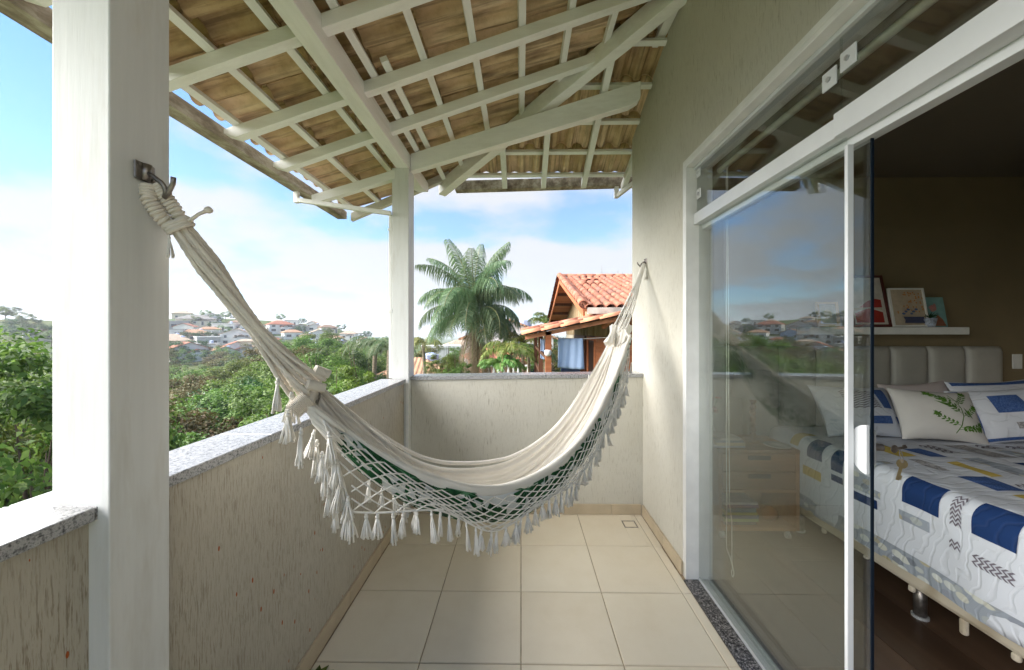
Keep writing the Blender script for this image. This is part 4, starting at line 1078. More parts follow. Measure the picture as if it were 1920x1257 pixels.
# clew on the post side: cords from the woven bands up to the wrapped loop
q = random.Random(8)
KN = HP(.352, .0, 1.285)
TIE = HP(.062, .0, 1.722); HOOK = HP(.012, .004, 1.800)
m = None
def Rb(f):      # bundle half width along tie (0) -> band (1)
    return float(np.interp(f, [0, .2, .38, .55, .75, 1], [.017, .027, .021, .0155, .030, .058]))
AX = (KN - TIE).normalized(); SX = AX.cross(HN).normalized()
NC = 15
for i in range(NC):
    a0 = 2 * math.pi * i / NC; rr = .45 + .55 * ((i * 7) % 5) / 4
    pts = []
    for k in range(60):
        f = k / 59; p = TIE.lerp(KN, f) + Vector((0, 0, -.012 * math.sin(math.pi * f)))
        a = a0 + 1.8 * f; r = Rb(f) * rr
        pts.append(p + SX * (math.cos(a) * r) + HN * (math.sin(a) * r * (.9 if f < .7 else .8)))
    mb = MB(); mb.tube(pts, .0058, 9, lobes=3, twist=130, amp=.16)
    obj('cord', mb, ROPE, hm, smooth=True)
def wrapped(pts, r, pitch=.0085):
    """whipping: a rope wound tightly round a core"""
    P = [Vector(p) for p in pts]; n = len(P); m = MB(); m.tube(P, r * .9, 12)
    L_ = sum((P[i + 1] - P[i]).length for i in range(n - 1)); turns = int(L_ / pitch); hel = []
    for k in range(turns * 12):
        f = k / (turns * 12 - 1) * (n - 1); i = min(n - 2, int(f)); c = P[i].lerp(P[i + 1], f - i); t = (P[i + 1] - P[i]).normalized()
        u = t.cross(HN).normalized(); w2 = t.cross(u); a = 2 * math.pi * k / 12
        hel.append(c + u * (math.cos(a) * r * .9) + w2 * (math.sin(a) * r * .9))
    m.tube(hel, pitch * .52, 5); return m
loopA = [TIE + SX * .014 + AX * .008, TIE.lerp(HOOK, .4) + SX * .020, TIE.lerp(HOOK, .8) + SX * .016, HOOK + SX * .004 + Vector((0, 0, .006))]
loopB = [TIE - SX * .010 + AX * .008, TIE.lerp(HOOK, .4) - SX * .014, TIE.lerp(HOOK, .75) - SX * .014, HOOK - SX * .012 + Vector((0, 0, .002))]
obj('wrapped_loop', wrapped(loopA, .0145), ROPE, hm, smooth=True); obj('wrapped_loop', wrapped(loopB, .0145), ROPE, hm, smooth=True)
tie = wrapped([TIE + SX * .026 - AX * .002, TIE - SX * .03 + AX * .004], .011, .009)
ring = [TIE + SX * (math.cos(a) * .027) + HN * (math.sin(a) * .024) for a in frange(0, 6.283, 20)]
m = MB(); 
for k in range(3): m.tube([p + AX * (.007 * (k - 1)) for p in ring], .0055, 6)
m.tube([TIE + HN * .02 + SX * -.02, TIE + HN * .03 - SX * .045 + AX * -.006, TIE + HN * .032 - SX * .07 + AX * -.008], .0045, 7, lobes=3, twist=200)
obj('tie_cord', m, ROPE, hm, smooth=True)
m = MB(); m.lathe([(.004, 0), (.009, .004), (.010, .010), (.004, .016)], tuple(TIE + HN * .032 - SX * .068 - AX * .008 - Vector((0, 0, .008))), 8); obj('tie_knot', m, ROPE, hm, smooth=True)
tassel(TIE + SX * .03 + HN * .012 + AX * .012, .55)
# woven bands at the cloth end, ribbed and slightly crossed
def band(c, ax, ln, w1, w2, ribs=9, roll=0.0):
    ax = Vector(ax).normalized(); a1 = ax.cross(HN).normalized(); a2 = ax.cross(a1)
    if roll: a1, a2 = a1 * math.cos(roll) + a2 * math.sin(roll), a2 * math.cos(roll) - a1 * math.sin(roll)
    n = ribs * 6 + 1
    def fn(k, a):
        f = k / (n - 1); rb = 1 + .085 * math.cos(2 * math.pi * ribs * f); ca, sa = math.cos(a), math.sin(a)
        sx = math.copysign(abs(ca) ** .65, ca); sy = math.copysign(abs(sa) ** .65, sa); e = .93 if k in (0, n - 1) else 1
        return Vector(c) + ax * (ln * (f - .5)) + a1 * (sx * w1 * rb * e) + a2 * (sy * w2 * rb * e)
    m = MB(); m.grid(fn, range(n), frange(0, 2 * math.pi, 19)); 
    m.poly([fn(0, a) for a in frange(0, 2 * math.pi, 19)[:-1]]); m.poly([fn(n - 1, a) for a in reversed(frange(0, 2 * math.pi, 19)[:-1])]); return m
obj('woven_band', band(HP(.318, .045, 1.252), HU * .70 + Vector((0, 0, .62)) + HN * .1, .052, .026, .017, 13, .3), ROPE, hm, smooth=True)
obj('woven_band', band(HP(.362, .035, 1.300), HU * .85 + Vector((0, 0, -.30)), .050, .013, .014, 13), ROPE, hm, smooth=True)
obj('woven_band', band(HP(.385, .02, 1.340), HU * .75 + Vector((0, 0, -.35)), .044, .013, .013, 11), ROPE, hm, smooth=True)
for i in range(16):                                            # braided ends running into the gathered cloth
    v = i / 15; e = section(.05, v, .010); b = section(0.0, v, .006); a = KN + SX * lerp(.05, -.05, v) + HN * lerp(.05, -.02, v)
    mb = MB(); mb.tube([a, a.lerp(b, .5) + Vector((0, 0, .006 * math.sin(i * 2))), b, b.lerp(e, .6), e], [.007, .0085, .008, .007, .004], 8, lobes=2, twist=120, amp=.22); obj('braid', mb, COTTON, hm, smooth=True)
# clew on the house side
KR = HP(2.362, 0, 1.435); HR = HP(2.757, -.012, 1.985)
for i in range(12):
    v = i / 11; b = section(.995, v, .002); a0 = 2 * math.pi * i / 12
    pts = [b, b.lerp(KR + Vector((0, 0, .06)), .5)]
    for k in range(26):
        f = k / 25; p = (KR + Vector((0, 0, .06))).lerp(HR, f); r = float(np.interp(f, [0, .25, .6, .85, 1], [.045, .036, .022, .012, .010])) * (.5 + .5 * ((i * 5) % 4) / 3); a = a0 + f * 1.5
        pts.append(p + HN * (math.cos(a) * r * 1.3) + Vector((-.3, .2, .4)) * 0 + HU * (math.sin(a) * r * .6))
    mb = MB(); mb.tube(pts, .0050, 6, lobes=2, twist=100, amp=.15); obj('cord', mb, COTTON, hm, smooth=True)
pw = HR.lerp(KR, .23)
obj('wrapped_loop', wrapped([HR + Vector((0, 0, .005)), HR.lerp(pw, .5), pw], .016, .008), COTTON, hm, smooth=True)
def gathered(c, ax, ln, r, seed):
    ax = Vector(ax).normalized(); a1 = ax.orthogonal().normalized(); a2 = ax.cross(a1)
    def fn(k, a):
        f = k / 12; rr = r * (1.0 + .35 * math.cos(f * 5 + seed)) * (1 + .16 * math.sin(a * 6 + seed + f * 2)); return Vector(c) + ax * (ln * (f - .5)) + (a1 * math.cos(a) + a2 * math.sin(a)) * rr
    m = MB(); m.grid(fn, range(13), frange(0, 2 * math.pi, 26)); return m
obj('gathered_end', gathered(HP(2.33, -.055, 1.435), (HR - KR), .15, .026, .3), CREAM, hm, smooth=True)
obj('gathered_end', gathered(HP(2.36, .02, 1.43), (HR - KR), .18, .028, 1.9), CREAM, hm, smooth=True)
tassel(HR + HN * .03 - Vector((0, 0, .03)), .9); tassel(HR + HN * .035 - Vector((.01, 0, .05)), .8)
# hooks
def hook(name, label, base, nrm, down, sc=1.0):
    t = thing(name, label, 'hook', base); b = Vector(base); n = Vector(nrm); sdv = n.cross(Vector((0, 0, 1))).normalized()
    pl = MB().obox(b + n * .004, (sdv, Vector((0, 0, 1)), n), (.055 * sc, .050 * sc, .006))
    o = obj('plate', pl, STEEL, t, bevel=.003)
    for s_ in (-1, 1): 
        bb = MB().tube([b + n * .007 + sdv * (s_ * .019 * sc) + Vector((0, 0, .016 * sc * s_)), b + n * .011 + sdv * (s_ * .019 * sc) + Vector((0, 0, .016 * sc * s_))], .005 * sc, 8); obj('screw', bb, STEEL, o)
    obj('boss', MB().tube([b + n * .005 - sdv * 0 + Vector((0, 0, -.022 * sc)), b + n * .010 + Vector((0, 0, .022 * sc))], .011 * sc, 10), STEEL, t, smooth=True)
    pts = [b + n * .010, b + n * .026 + Vector((0, 0, -.012 * sc))] + [b + n * (.030) + down * (.045 * sc) + (n * math.cos(a) * .0 + down * -math.cos(a) * .024 * sc + sdv * 0) + n * (.014 * math.sin(a)) for a in frange(.3, 2.6, 8)] + [b + n * .052 + down * (.050 * sc), b + n * .066 + down * (.028 * sc), b + n * .070 + down * (.012 * sc)]
    obj('hook_bar', MB().tube(pts, .0062 * sc, 9), STEEL, t, smooth=True)
hook('hammock_hook', 'steel hook plate screwed to the near white post holding the rope loop', (-0.880, .852, 1.833), (1, 0, 0), Vector((0, .25, -1)).normalized(), .85)
hook('hammock_hook', 'small dark steel hook on the house wall holding the far hammock end', (0.975, 2.905, 2.01), (-1, 0, 0), Vector((0, -.2, -1)).normalized(), .8)

# ================================================================== LANDSCAPE
NODE_R = [0, 8, 15, 30, 60, 110, 150, 185, 240, 300, 420, 900, 4000]
def az_crest(az):
    return float(np.interp(az, [-180, -150, -70, -51, -42, -37.5, -32.5, -27.6, -23.8, -19, -13, 0, 60, 120, 150, 180],
                           [3, 6, 7, 7, 9.5, 10, 8, 5.5, -1, -6, -9, -9, -6, 0, 2, 3]))
def az_left(az): return float(np.interp(az, [-180, -150, -120, -26, -13, 180], [0, .4, 1, 1, 0, 0]))
def ground(x, y):
    r = math.hypot(x, y); az = math.degrees(math.atan2(x, y)); cz = az_crest(az); k = az_left(az)
    sl = min(1, max(0, (cz + 6) / 15)); 
    zl = np.interp(r, NODE_R, [-3.3, -4.4, -6.5, -9, -11, -12, -11.2, lerp(-10.5, -8.8, sl), lerp(-8, -2, sl), cz, cz - 5, -22, -60])
    zr_ = np.interp(r, NODE_R, [-3.3, -3.35, -3.4, -3.6, -5, -7, -8, -8.6, -9, -9, -12, -25, -60])
    return float(lerp(zr_, zl, k)) + (.35 * math.sin(x * .11) * math.cos(y * .13) * min(1, r / 40))
def m_ground():
    k = NT('grassy_ground'); v = k.coord('Object', (1, 1, 1)); a = k.noise(v, .06, 6, .65); b = k.noise(v, .9, 5, .65)
    c = k.ramp(a, [(.3, (.045, .085, .02)), (.5, (.085, .12, .035)), (.7, (.15, .14, .06))])
    c = k.mix(k.rng(b, .45, .75), c, (.05, .08, .02))
    return k.done(k.bsdf(c, .95, k.bump(b, .6, .3), spec=.1))
m = MB()
rr = [3.6, 6, 8, 11, 15, 20, 26, 33, 42, 52, 64, 78, 94, 112, 132, 152, 172, 190, 208, 226, 244, 262, 280, 300, 325, 360, 420, 600, 1000, 2000, 5000]
azs = [-180 + 3 * i for i in range(121)]
def gp(a, r):
    x, y = r * math.sin(R(a)), r * math.cos(R(a)); return (x, y, ground(x, y))
m.grid(gp, azs, rr)
m.poly([gp(a, 3.6) for a in azs[:-1]])
structure('ground', m, m_ground(), 'green valley and hillside ground below and beyond the balcony', 'ground', smooth=True)
structure('house_base', MB().box(-1.069, 5.2, -1.3, 3.12, -4.5, -0.26), PLASTER, 'lower storey of the house under the balcony', 'wall')

# ---- trees
BARK = simple('tree_bark', (.12, .085, .055), .9, .3, 6, .5, 18, stretch=(3, 3, .6))
GREENS = m_leaf('mid_green_leaves', [(.050, .105, .018), (.10, .175, .030), (.145, .23, .045), (.20, .28, .065)], .5, .4)
DARKG = m_leaf('deep_green_leaves', [(.028, .075, .018), (.055, .115, .028), (.085, .15, .04)], .45, .25)
LIME = m_leaf('lime_green_leaves', [(.09, .20, .025), (.15, .29, .04), (.21, .36, .06)], .45, .35)
OLIVE = m_leaf('olive_dry_leaves', [(.07, .09, .02), (.13, .13, .035), (.19, .14, .05), (.09, .12, .03)], .6, .25)
def crown_mesh(seed, nclump, nleaf, leaf, rx=1.0, rz=.8, flat=.5, shell=.55):
    g = np.random.default_rng(seed); V = []; F = []
    cs = []
    for i in range(nclump):
        d = g.normal(size=3); d /= np.linalg.norm(d); d[2] = d[2] * .9 + .12
        rad = shell + (1 - shell) * g.random() ** .6
        c = d * rad * np.array([rx, rx, rz]) * (1 + .18 * math.sin(3 * d[0] + seed) + .15 * math.sin(4 * d[1] + 2 * seed))
        cs.append(c); cr = g.uniform(.16, .32) * rx
        n = int(nleaf * g.uniform(.7, 1.3))
        p = g.normal(size=(n, 3)); p /= np.linalg.norm(p, axis=1)[:, None]; p *= (g.random((n, 1)) ** .45) * cr; p[:, 2] *= .62; pos = c + p
        nr = p / (cr + 1e-6) * .9 + d * .5 + np.array([0, 0, .7]) + g.normal(size=(n, 3)) * .45; nr /= np.linalg.norm(nr, axis=1)[:, None]
        t = np.cross(nr, g.normal(size=(n, 3))); t /= np.linalg.norm(t, axis=1)[:, None]; b = np.cross(nr, t)
        L_ = leaf * g.uniform(.7, 1.35, (n, 1)); W_ = L_ * .48
        drp = nr * L_ * .18
        quad = np.stack([pos - t * L_ * .5 - drp, pos + b * W_ * .5, pos + t * L_ * .5 - drp, pos - b * W_ * .5], 1)
        V.append(quad.reshape(-1, 3))
    V = np.concatenate(V); nq = len(V) // 4
    me = bpy.data.meshes.new('crown'); me.vertices.add(len(V)); me.vertices.foreach_set('co', V.ravel())
    me.loops.add(nq * 4); me.loops.foreach_set('vertex_index', np.arange(nq * 4)); me.polygons.add(nq)
    me.polygons.foreach_set('loop_start', np.arange(nq) * 4); me.update(calc_edges=True)
    return me, cs
def trunk_mesh(cs, h, r0, seed, rx=1.0):
    q = random.Random(seed); m = MB(); top = Vector((q.uniform(-.1, .1) * rx, q.uniform(-.1, .1) * rx, -.35 * rx))
    base = Vector((0, 0, -h)); pts = [base.lerp(top, f) + Vector((q.uniform(-.06, .06), q.uniform(-.06, .06), 0)) * rx * (0 < f < 1) for f in (0, .25, .5, .75, 1)]
    m.tube(pts, [r0 * 1.3, r0, r0 * .9, r0 * .8, r0 * .65], 8)
    for c in cs[::2]:
        s = pts[3].lerp(top, q.random()); e = Vector(c) * .85; mid = s.lerp(e, .5) + Vector((0, 0, -.06 * rx))
        m.tube([s, mid, e], [r0 * .35, r0 * .22, r0 * .06], 5)
    return m.mesh('trunk', True)
# unit crowns (radius 1): scaled on copying, so leaf sizes are relative
PROTO = {}
def proto(key, seed, ncl, nl, leaf, mt, rz=.8, hh=1.6, tr=.10, shell=.55):
    me, cs = crown_mesh(seed, ncl, nl, leaf, 1.0, rz, shell=shell); me.materials.append(mt)
    tm = trunk_mesh(cs, hh, tr, seed); tm.materials.append(BARK)
    PROTO[key] = (me, tm)
proto('near', 11, 70, 210, .062, GREENS, 1.0, 2.2, .07, .5)
proto('near2', 12, 70, 210, .055, GREENS, .85, 2.0, .07, .5)
proto('lime', 13, 46, 150, .085, LIME, .85, 1.7, .06, .45)
proto('mid', 14, 60, 170, .060, GREENS, .75, 1.9, .07)
proto('mid2', 15, 56, 170, .060, DARKG, .85, 1.9, .07)
proto('mid3', 16, 56, 160, .062, OLIVE, .70, 1.9, .06)
proto('far', 17, 40, 90, .085, GREENS, .72, 1.7, .06)
proto('far2', 18, 40, 90, .085, DARKG, .80, 1.7, .06)
proto('far3', 19, 36, 80, .09, OLIVE, .62, 1.6, .05)
def tree(x, y, ztop, rad, key, label, group=None, cat='tree', sq=1.0):
    me, tm = PROTO[key]
    rz = {'near': 1.0, 'near2': .85, 'lime': .85, 'mid': .75, 'mid2': .85, 'mid3': .7, 'far': .72, 'far2': .8, 'far3': .62}[key]
    cz = ztop - rad * (rz + .18) * sq
    t = thing('tree' if cat == 'tree' else 'bush', label, cat, (x, y, ground(x, y)), group)
    rzz = random.uniform(0, 6.28)
    for nm, me_ in (('crown', me), ('trunk', tm)):
        o = bpy.data.objects.new(nm, me_); COL.objects.link(o); o.parent = t
        o.location = (0, 0, cz - ground(x, y)); o.rotation_euler = (0, 0, rzz)
        sc = rad * random.uniform(.95, 1.08)
        if nm == 'crown': o.scale = (sc, sc, rad * sq)
        else:
            hh = {'near': 2.2, 'near2': 2.0, 'lime': 1.7, 'mid': 1.9, 'mid2': 1.9, 'mid3': 1.9, 'far': 1.7, 'far2': 1.7, 'far3': 1.6}[key]
            need = (cz - ground(x, y) + .4) / hh; o.scale = (min(rad, need), min(rad, need), max(.2, need))
    return t
tree(-8.1, 6.05, 1.85, 1.85, 'near', 'dense creeper covered tree filling the gap left of the near post, the tallest one there', sq=1.5)
tree(-9.6, 5.2, 1.5, 2.0, 'near2', 'second creeper covered tree at the left frame edge beyond the near post', sq=1.4)
tree(-7.0, 5.0, -.6, 1.35, 'near2', 'lower leafy tree under the tall one left of the near post')
tree(-7.3, 4.3, -.9, 1.5, 'lime', 'bright ferny bush right at the bottom left edge beyond the coping', cat='bush')
tree(-12.8, 8.8, 1.1, 2.6, 'near', 'green tree mostly hidden behind the near post')
tree(-8.3, 9.1, -1.15, 2.3, 'near2', 'tree just beyond the parapet right of the near post')
tree(-7.4, 10.2, -.95, 2.1, 'mid', 'tree just beyond the parapet behind the hammock rope, second from the near post')
tree(-6.0, 10.6, -.30, 1.6, 'mid', 'round tree just beyond the parapet below the hammock bands')
tree(-5.75, 11.4, .25, 1.5, 'lime', 'bright lime leafed bush just beyond the parapet left of the corner post', cat='bush')
tree(-5.25, 12.6, .45, 1.1, 'lime', 'tall bright lime bush closest to the corner post', cat='bush', sq=1.3)
MIDS = [(-11.2, 13.0, -.9, 2.3, 'mid3'), (-9.9, 15.0, -.30, 2.2, 'mid'), (-15.3, 16.0, -1.3, 2.5, 'mid2'), (-12.6, 16.4, -.9, 2.1, 'mid'), (-19.5, 21.0, -1.6, 3.0, 'mid3'), (-14.9, 19.0, -.9, 2.8, 'mid2'), (-18.1, 25.0, -.8, 3.2, 'mid'), (-14.4, 24.0, .0, 3.0, 'mid'),
        (-13.4, 28.0, .4, 3.0, 'mid2'), (-9.0, 17.0, .0, 1.9, 'mid'), (-23.6, 28.0, -1.9, 3.2, 'mid3'), (-11.6, 21.5, .3, 2.3, 'mid')]
MIDL = ['olive brown tree top left of the hammock rope, lowest by the coping', 'mid green tree under the middle of the hammock rope', 'dark dense tree against the near post, just beyond the nearest crowns', 'mid green tree between the near post and the rope, behind the nearest crowns', 'olive dry topped tree against the near post in mid valley', 'dark dense tree crossed by the hammock rope in mid valley', 'mid green tree behind the rope, above the dark dense one', 'mid green tree just right of the rope above the woven bands', 'tall dark tree right of the rope below the ridge houses', 'mid green tree close left of the lime bushes', 'broad olive tree beside the near post farther down the valley', 'mid green tree directly behind the lime bushes']
kindw = {'mid': 'bushy mid green tree', 'mid2': 'dark green dense tree', 'mid3': 'olive brown dry topped tree', 'far': 'round green tree', 'far2': 'dark round tree', 'far3': 'dry olive tree'}
for i, (x, y, z, r_, k) in enumerate(MIDS):
    tree(x, y, z, r_, k, MIDL[i], 'trees on the near valley slope')
FARS = [(-32.0, 34.0, -2.6, 3.4), (-33.0, 38.0, -2.8, 3.4), (-30.6, 40.0, -1.4, 3.5), (-30.5, 46.0, .1, 4.0), (-30.6, 52.0, 1.1, 4.2), (-27.9, 54.0, .5, 4.0), (-22.2, 50.0, -.4, 3.4), (-17.7, 46.0, -.6, 3.0), (-51.0, 55.0, -4.6, 4.0), (-49.4, 60.0, -4.6, 4.0),
        (-45.6, 62.0, -2.8, 4.0), (-41.8, 66.0, .4, 4.6), (-39.3, 72.0, 1.8, 4.6), (-35.5, 75.0, -.2, 4.6), (-55.3, 80.0, -2.2, 4.5), (-63.9, 82.0, -5.0, 4.2), (-75.0, 85.0, -7.0, 4.0), (-26.5, 31.0, -1.7, 3.2), (-21.0, 33.5, -.4, 3.4), (-24.0, 41.0, .2, 3.6), (-38.5, 44.0, -2.9, 3.6), (-18.2, 37.0, .2, 2.8), (-44, 50, -3.6, 3.6)]
q = random.Random(31)
for i, (x, y, z, r_) in enumerate(FARS):
    k = q.choice(['mid', 'mid', 'mid2', 'mid3', 'mid'])
    tree(x, y, z, r_, k, kindw[k] + ' farther out in the valley wood', kindw[k] + 's farther out in the valley')
def m_patch(cnt, r0, r1, a0, a1, seed, hmin, hmax, keys):
    q = random.Random(seed); out = []
    tries = 0
    while len(out) < cnt and tries < 9000:
        tries += 1
        r = math.sqrt(q.uniform(r0 * r0, r1 * r1)); a = q.uniform(a0, a1); x, y = r * math.sin(R(a)), r * math.cos(R(a)); rad = q.uniform(hmin, hmax)
        if all((x - u) ** 2 + (y - v) ** 2 > (.75 * (rad + w_)) ** 2 for u, v, w_ in out): out.append((x, y, rad))
    return [(x, y, rad, q.choice(keys)) for x, y, rad in out]
for (x, y, rad, k) in m_patch(70, 26, 112, -56, -20, 3, 2.6, 3.8, ['far', 'far', 'far2', 'far3']):
    tree(x, y, ground(x, y) + rad * q.uniform(1.7, 2.3), rad, k, kindw[k] + ' in the wood covering the valley floor', kindw[k] + 's covering the valley floor')
for (x, y, rad, k) in m_patch(60, 112, 182, -57, -18, 5, 3.0, 4.6, ['far', 'far2', 'far3', 'far3']):
    tree(x, y, ground(x, y) + rad * q.uniform(1.5, 2.0), rad, k, kindw[k] + ' on the lower flank of the far hill', kindw[k] + 's on the lower flank of the far hill')
for (x, y, rad, k) in m_patch(64, 186, 312, -58, -19, 6, 2.2, 4.2, ['far', 'far2', 'far2']):
    tree(x, y, ground(x, y) + rad * q.uniform(1.5, 2.2), rad, k, kindw[k] + ' between the houses on the far hill', kindw[k] + 's between the houses on the far hill')
# wood standing beside and behind, seen from other positions and in the glass
for (x, y, rad, k) in m_patch(30, 14, 60, -120, -58, 8, 2.6, 3.6, ['far', 'far2', 'far3']):
    tree(x, y, ground(x, y) + rad * 2, rad, k, kindw[k] + ' on the slope beside the balcony', kindw[k] + 's on the slope beside the balcony')

# ---- houses on the far hill
WALLS = {'white': simple('white_render', (.74, .73, .70), .8, .05, .5, .0), 'cream': simple('cream_render', (.66, .58, .45), .8, .05, .5, 0), 'grey': simple('grey_render', (.42, .41, .39), .8, .05, .5, 0), 'pink': simple('salmon_render', (.60, .30, .20), .8, .05, .5, 0), 'blue': simple('pale_blue_render', (.42, .50, .68), .8, .05, .5, 0)}
def m_roof(name, c):
    k = NT(name); v = k.coord('Object', (1, 1, 1)); wv = k.n('TexWave', wave_type='BANDS', bands_direction='X'); k.l(v, wv.inputs['Vector']); wv.inputs['Scale'].default_value = .9; wv.inputs['Distortion'].default_value = .6
    a = k.noise(v, 1.2, 5); cc = k.ramp(a, [(.3, tuple(x * .65 for x in c)), (.7, c)]); return k.done(k.bsdf(cc, .9, k.bump(wv.outputs['Fac'], .6, .08), spec=.15))
ROOFS = {'red': m_roof('red_roof_tiles', (.40, .16, .10)), 'orange': m_roof('orange_roof_tiles', (.50, .29, .18)), 'brown': m_roof('brown_roof_tiles', (.30, .20, .14)), 'pale': m_roof('pale_roof_tiles', (.52, .40, .30)), 'slate': m_roof('grey_roof_tiles', (.30, .28, .26))}
PANE = simple('dark_window_glass', (.03, .04, .05), .15, .1, 3, 0); FRAME = simple('window_frame_white', (.62, .62, .60), .6, .05, 3, 0)
hq = random.Random(17)
def far_house(x, y, zb_, wd, wall, roof, kind, label, dp=None, hgt=None, group=None, name='house'):
    dp = dp or wd * hq.uniform(.6, .85); hgt = hgt or hq.uniform(3.2, 5.6)
    t = thing(name, label, 'house', (x, y, zb_), group)
    a = math.atan2(-x, y) + hq.uniform(-.35, .35)
    def W(p): return p
    def add(nm, mb, mt, par):
        me = mb.mesh(nm); me.materials.append(mt); o = bpy.data.objects.new(nm, me); COL.objects.link(o); o.parent = par; return o
    hw2, hd2 = wd / 2, dp / 2
    m = MB().box(-hw2, hw2, -hd2, hd2, -5, hgt)
    wing = kind in ('gable', 'hip') and wd > 9
    if wing: m.box(-hw2 * .1, hw2 * .75, -hd2 - 2.2, -hd2, -5, hgt * .72)
    if kind == 'gable':
        rise = wd * .20; m.prism([(-hw2, hgt), (hw2, hgt), (0, hgt + rise)], lambda u, z: (u, -hd2 + .01, z), lambda u, z: (u, hd2 - .01, z))
    add('wall', m, WALLS[wall], t)
    r = MB(); e = .5; th2 = .18
    if kind == 'gable':
        rise = wd * .20; sl = rise / hw2
        for s in (-1, 1):
            r.prism([(0, hgt + rise + .05), (s * (hw2 + e), hgt - sl * e + .05), (s * (hw2 + e), hgt - sl * e + .05 + th2), (0, hgt + rise + .05 + th2)], lambda u, z: (u, -hd2 - e, z), lambda u, z: (u, hd2 + e, z))
    elif kind == 'hip':
        rise = dp * .22; k = hd2 * .8
        v = [(-hw2 - e, -hd2 - e, hgt), (hw2 + e, -hd2 - e, hgt), (hw2 + e, hd2 + e, hgt), (-hw2 - e, hd2 + e, hgt), (-hw2 + k, 0, hgt + rise), (hw2 - k, 0, hgt + rise)]
        v2 = [(a_, b_, c_ + .2) for a_, b_, c_ in v]
        r.add(v[:4] + v2, [(3, 2, 1, 0), (0, 1, 5, 4), (1, 2, 6, 5), (2, 3, 7, 6), (3, 0, 4, 7), (4, 5, 9, 8), (6, 7, 8, 9), (5, 6, 9), (7, 4, 8)])
    else:
        r.box(-hw2 - .25, hw2 + .25, -hd2 - .25, hd2 + .25, hgt, hgt + .35); 
    if wing:
        c0, c1 = -hw2 * .1, hw2 * .75; h2 = hgt * .72; mid = (c0 + c1) / 2; rs = (c1 - c0) * .2
        for s, ce in ((-1, c0 - .4), (1, c1 + .4)):
            r.prism([(mid, h2 + rs + .1), (ce, h2 - .1), (ce, h2 + .1), (mid, h2 + rs + .3)], lambda u, z: (u, -hd2 - 2.6, z), lambda u, z: (u, -hd2, z))
    ro = add('roof', r, ROOFS[roof] if kind != 'flat' else WALLS[hq.choice(['grey', 'white'])], t)
    if hq.random() < .35: add('water_tank', MB().lathe([(.6, 0), (.7, 1.0), (.2, 1.2)], (hw2 * .4, hd2 * .3, hgt + (.3 if kind == 'flat' else wd * .1)), 10), WALLS['blue'], ro)
    floors = 2 if hgt > 4.4 else 1
    for fl_ in range(floors):
        n = max(2, int(wd / 3.2))
        for i in range(n):
            u = -hw2 + wd * (i + .5) / n; z0 = .9 + 2.5 * fl_ if floors == 2 else hgt * .35
            if wing and -hw2 * .1 - .6 < u < hw2 * .75 + .6 and z0 < hgt * .72: yf = -hd2 - 2.2
            else: yf = -hd2
            ww, hh = hq.choice([(1.2, 1.1), (1.6, 1.2), (.9, 2.0), (2.2, 1.3)]); hh = min(hh, hgt - z0 - .35)
            if hh < .5: continue
            if hh > 1.7: z0 -= .8
            w_ = add('window', MB().box(u - ww / 2 - .1, u + ww / 2 + .1, yf - .08, yf + .05, z0 - .1, z0 + hh + .1), FRAME, t)
            add('pane', MB().box(u - ww / 2, u + ww / 2, yf - .10, yf - .079, z0, z0 + hh), PANE, w_)
    for s in (-1, 1):
        w_ = add('window', MB().box(s * hw2 - .06, s * hw2 + .06, -.7, .7, hgt * .4, hgt * .4 + 1.1), FRAME, t)
        add('pane', MB().box(s * hw2 - .08, s * hw2 + .08, -.6, .6, hgt * .4 + .1, hgt * .4 + 1.0), PANE, w_)
    t.rotation_euler = (0, 0, a)
    return t
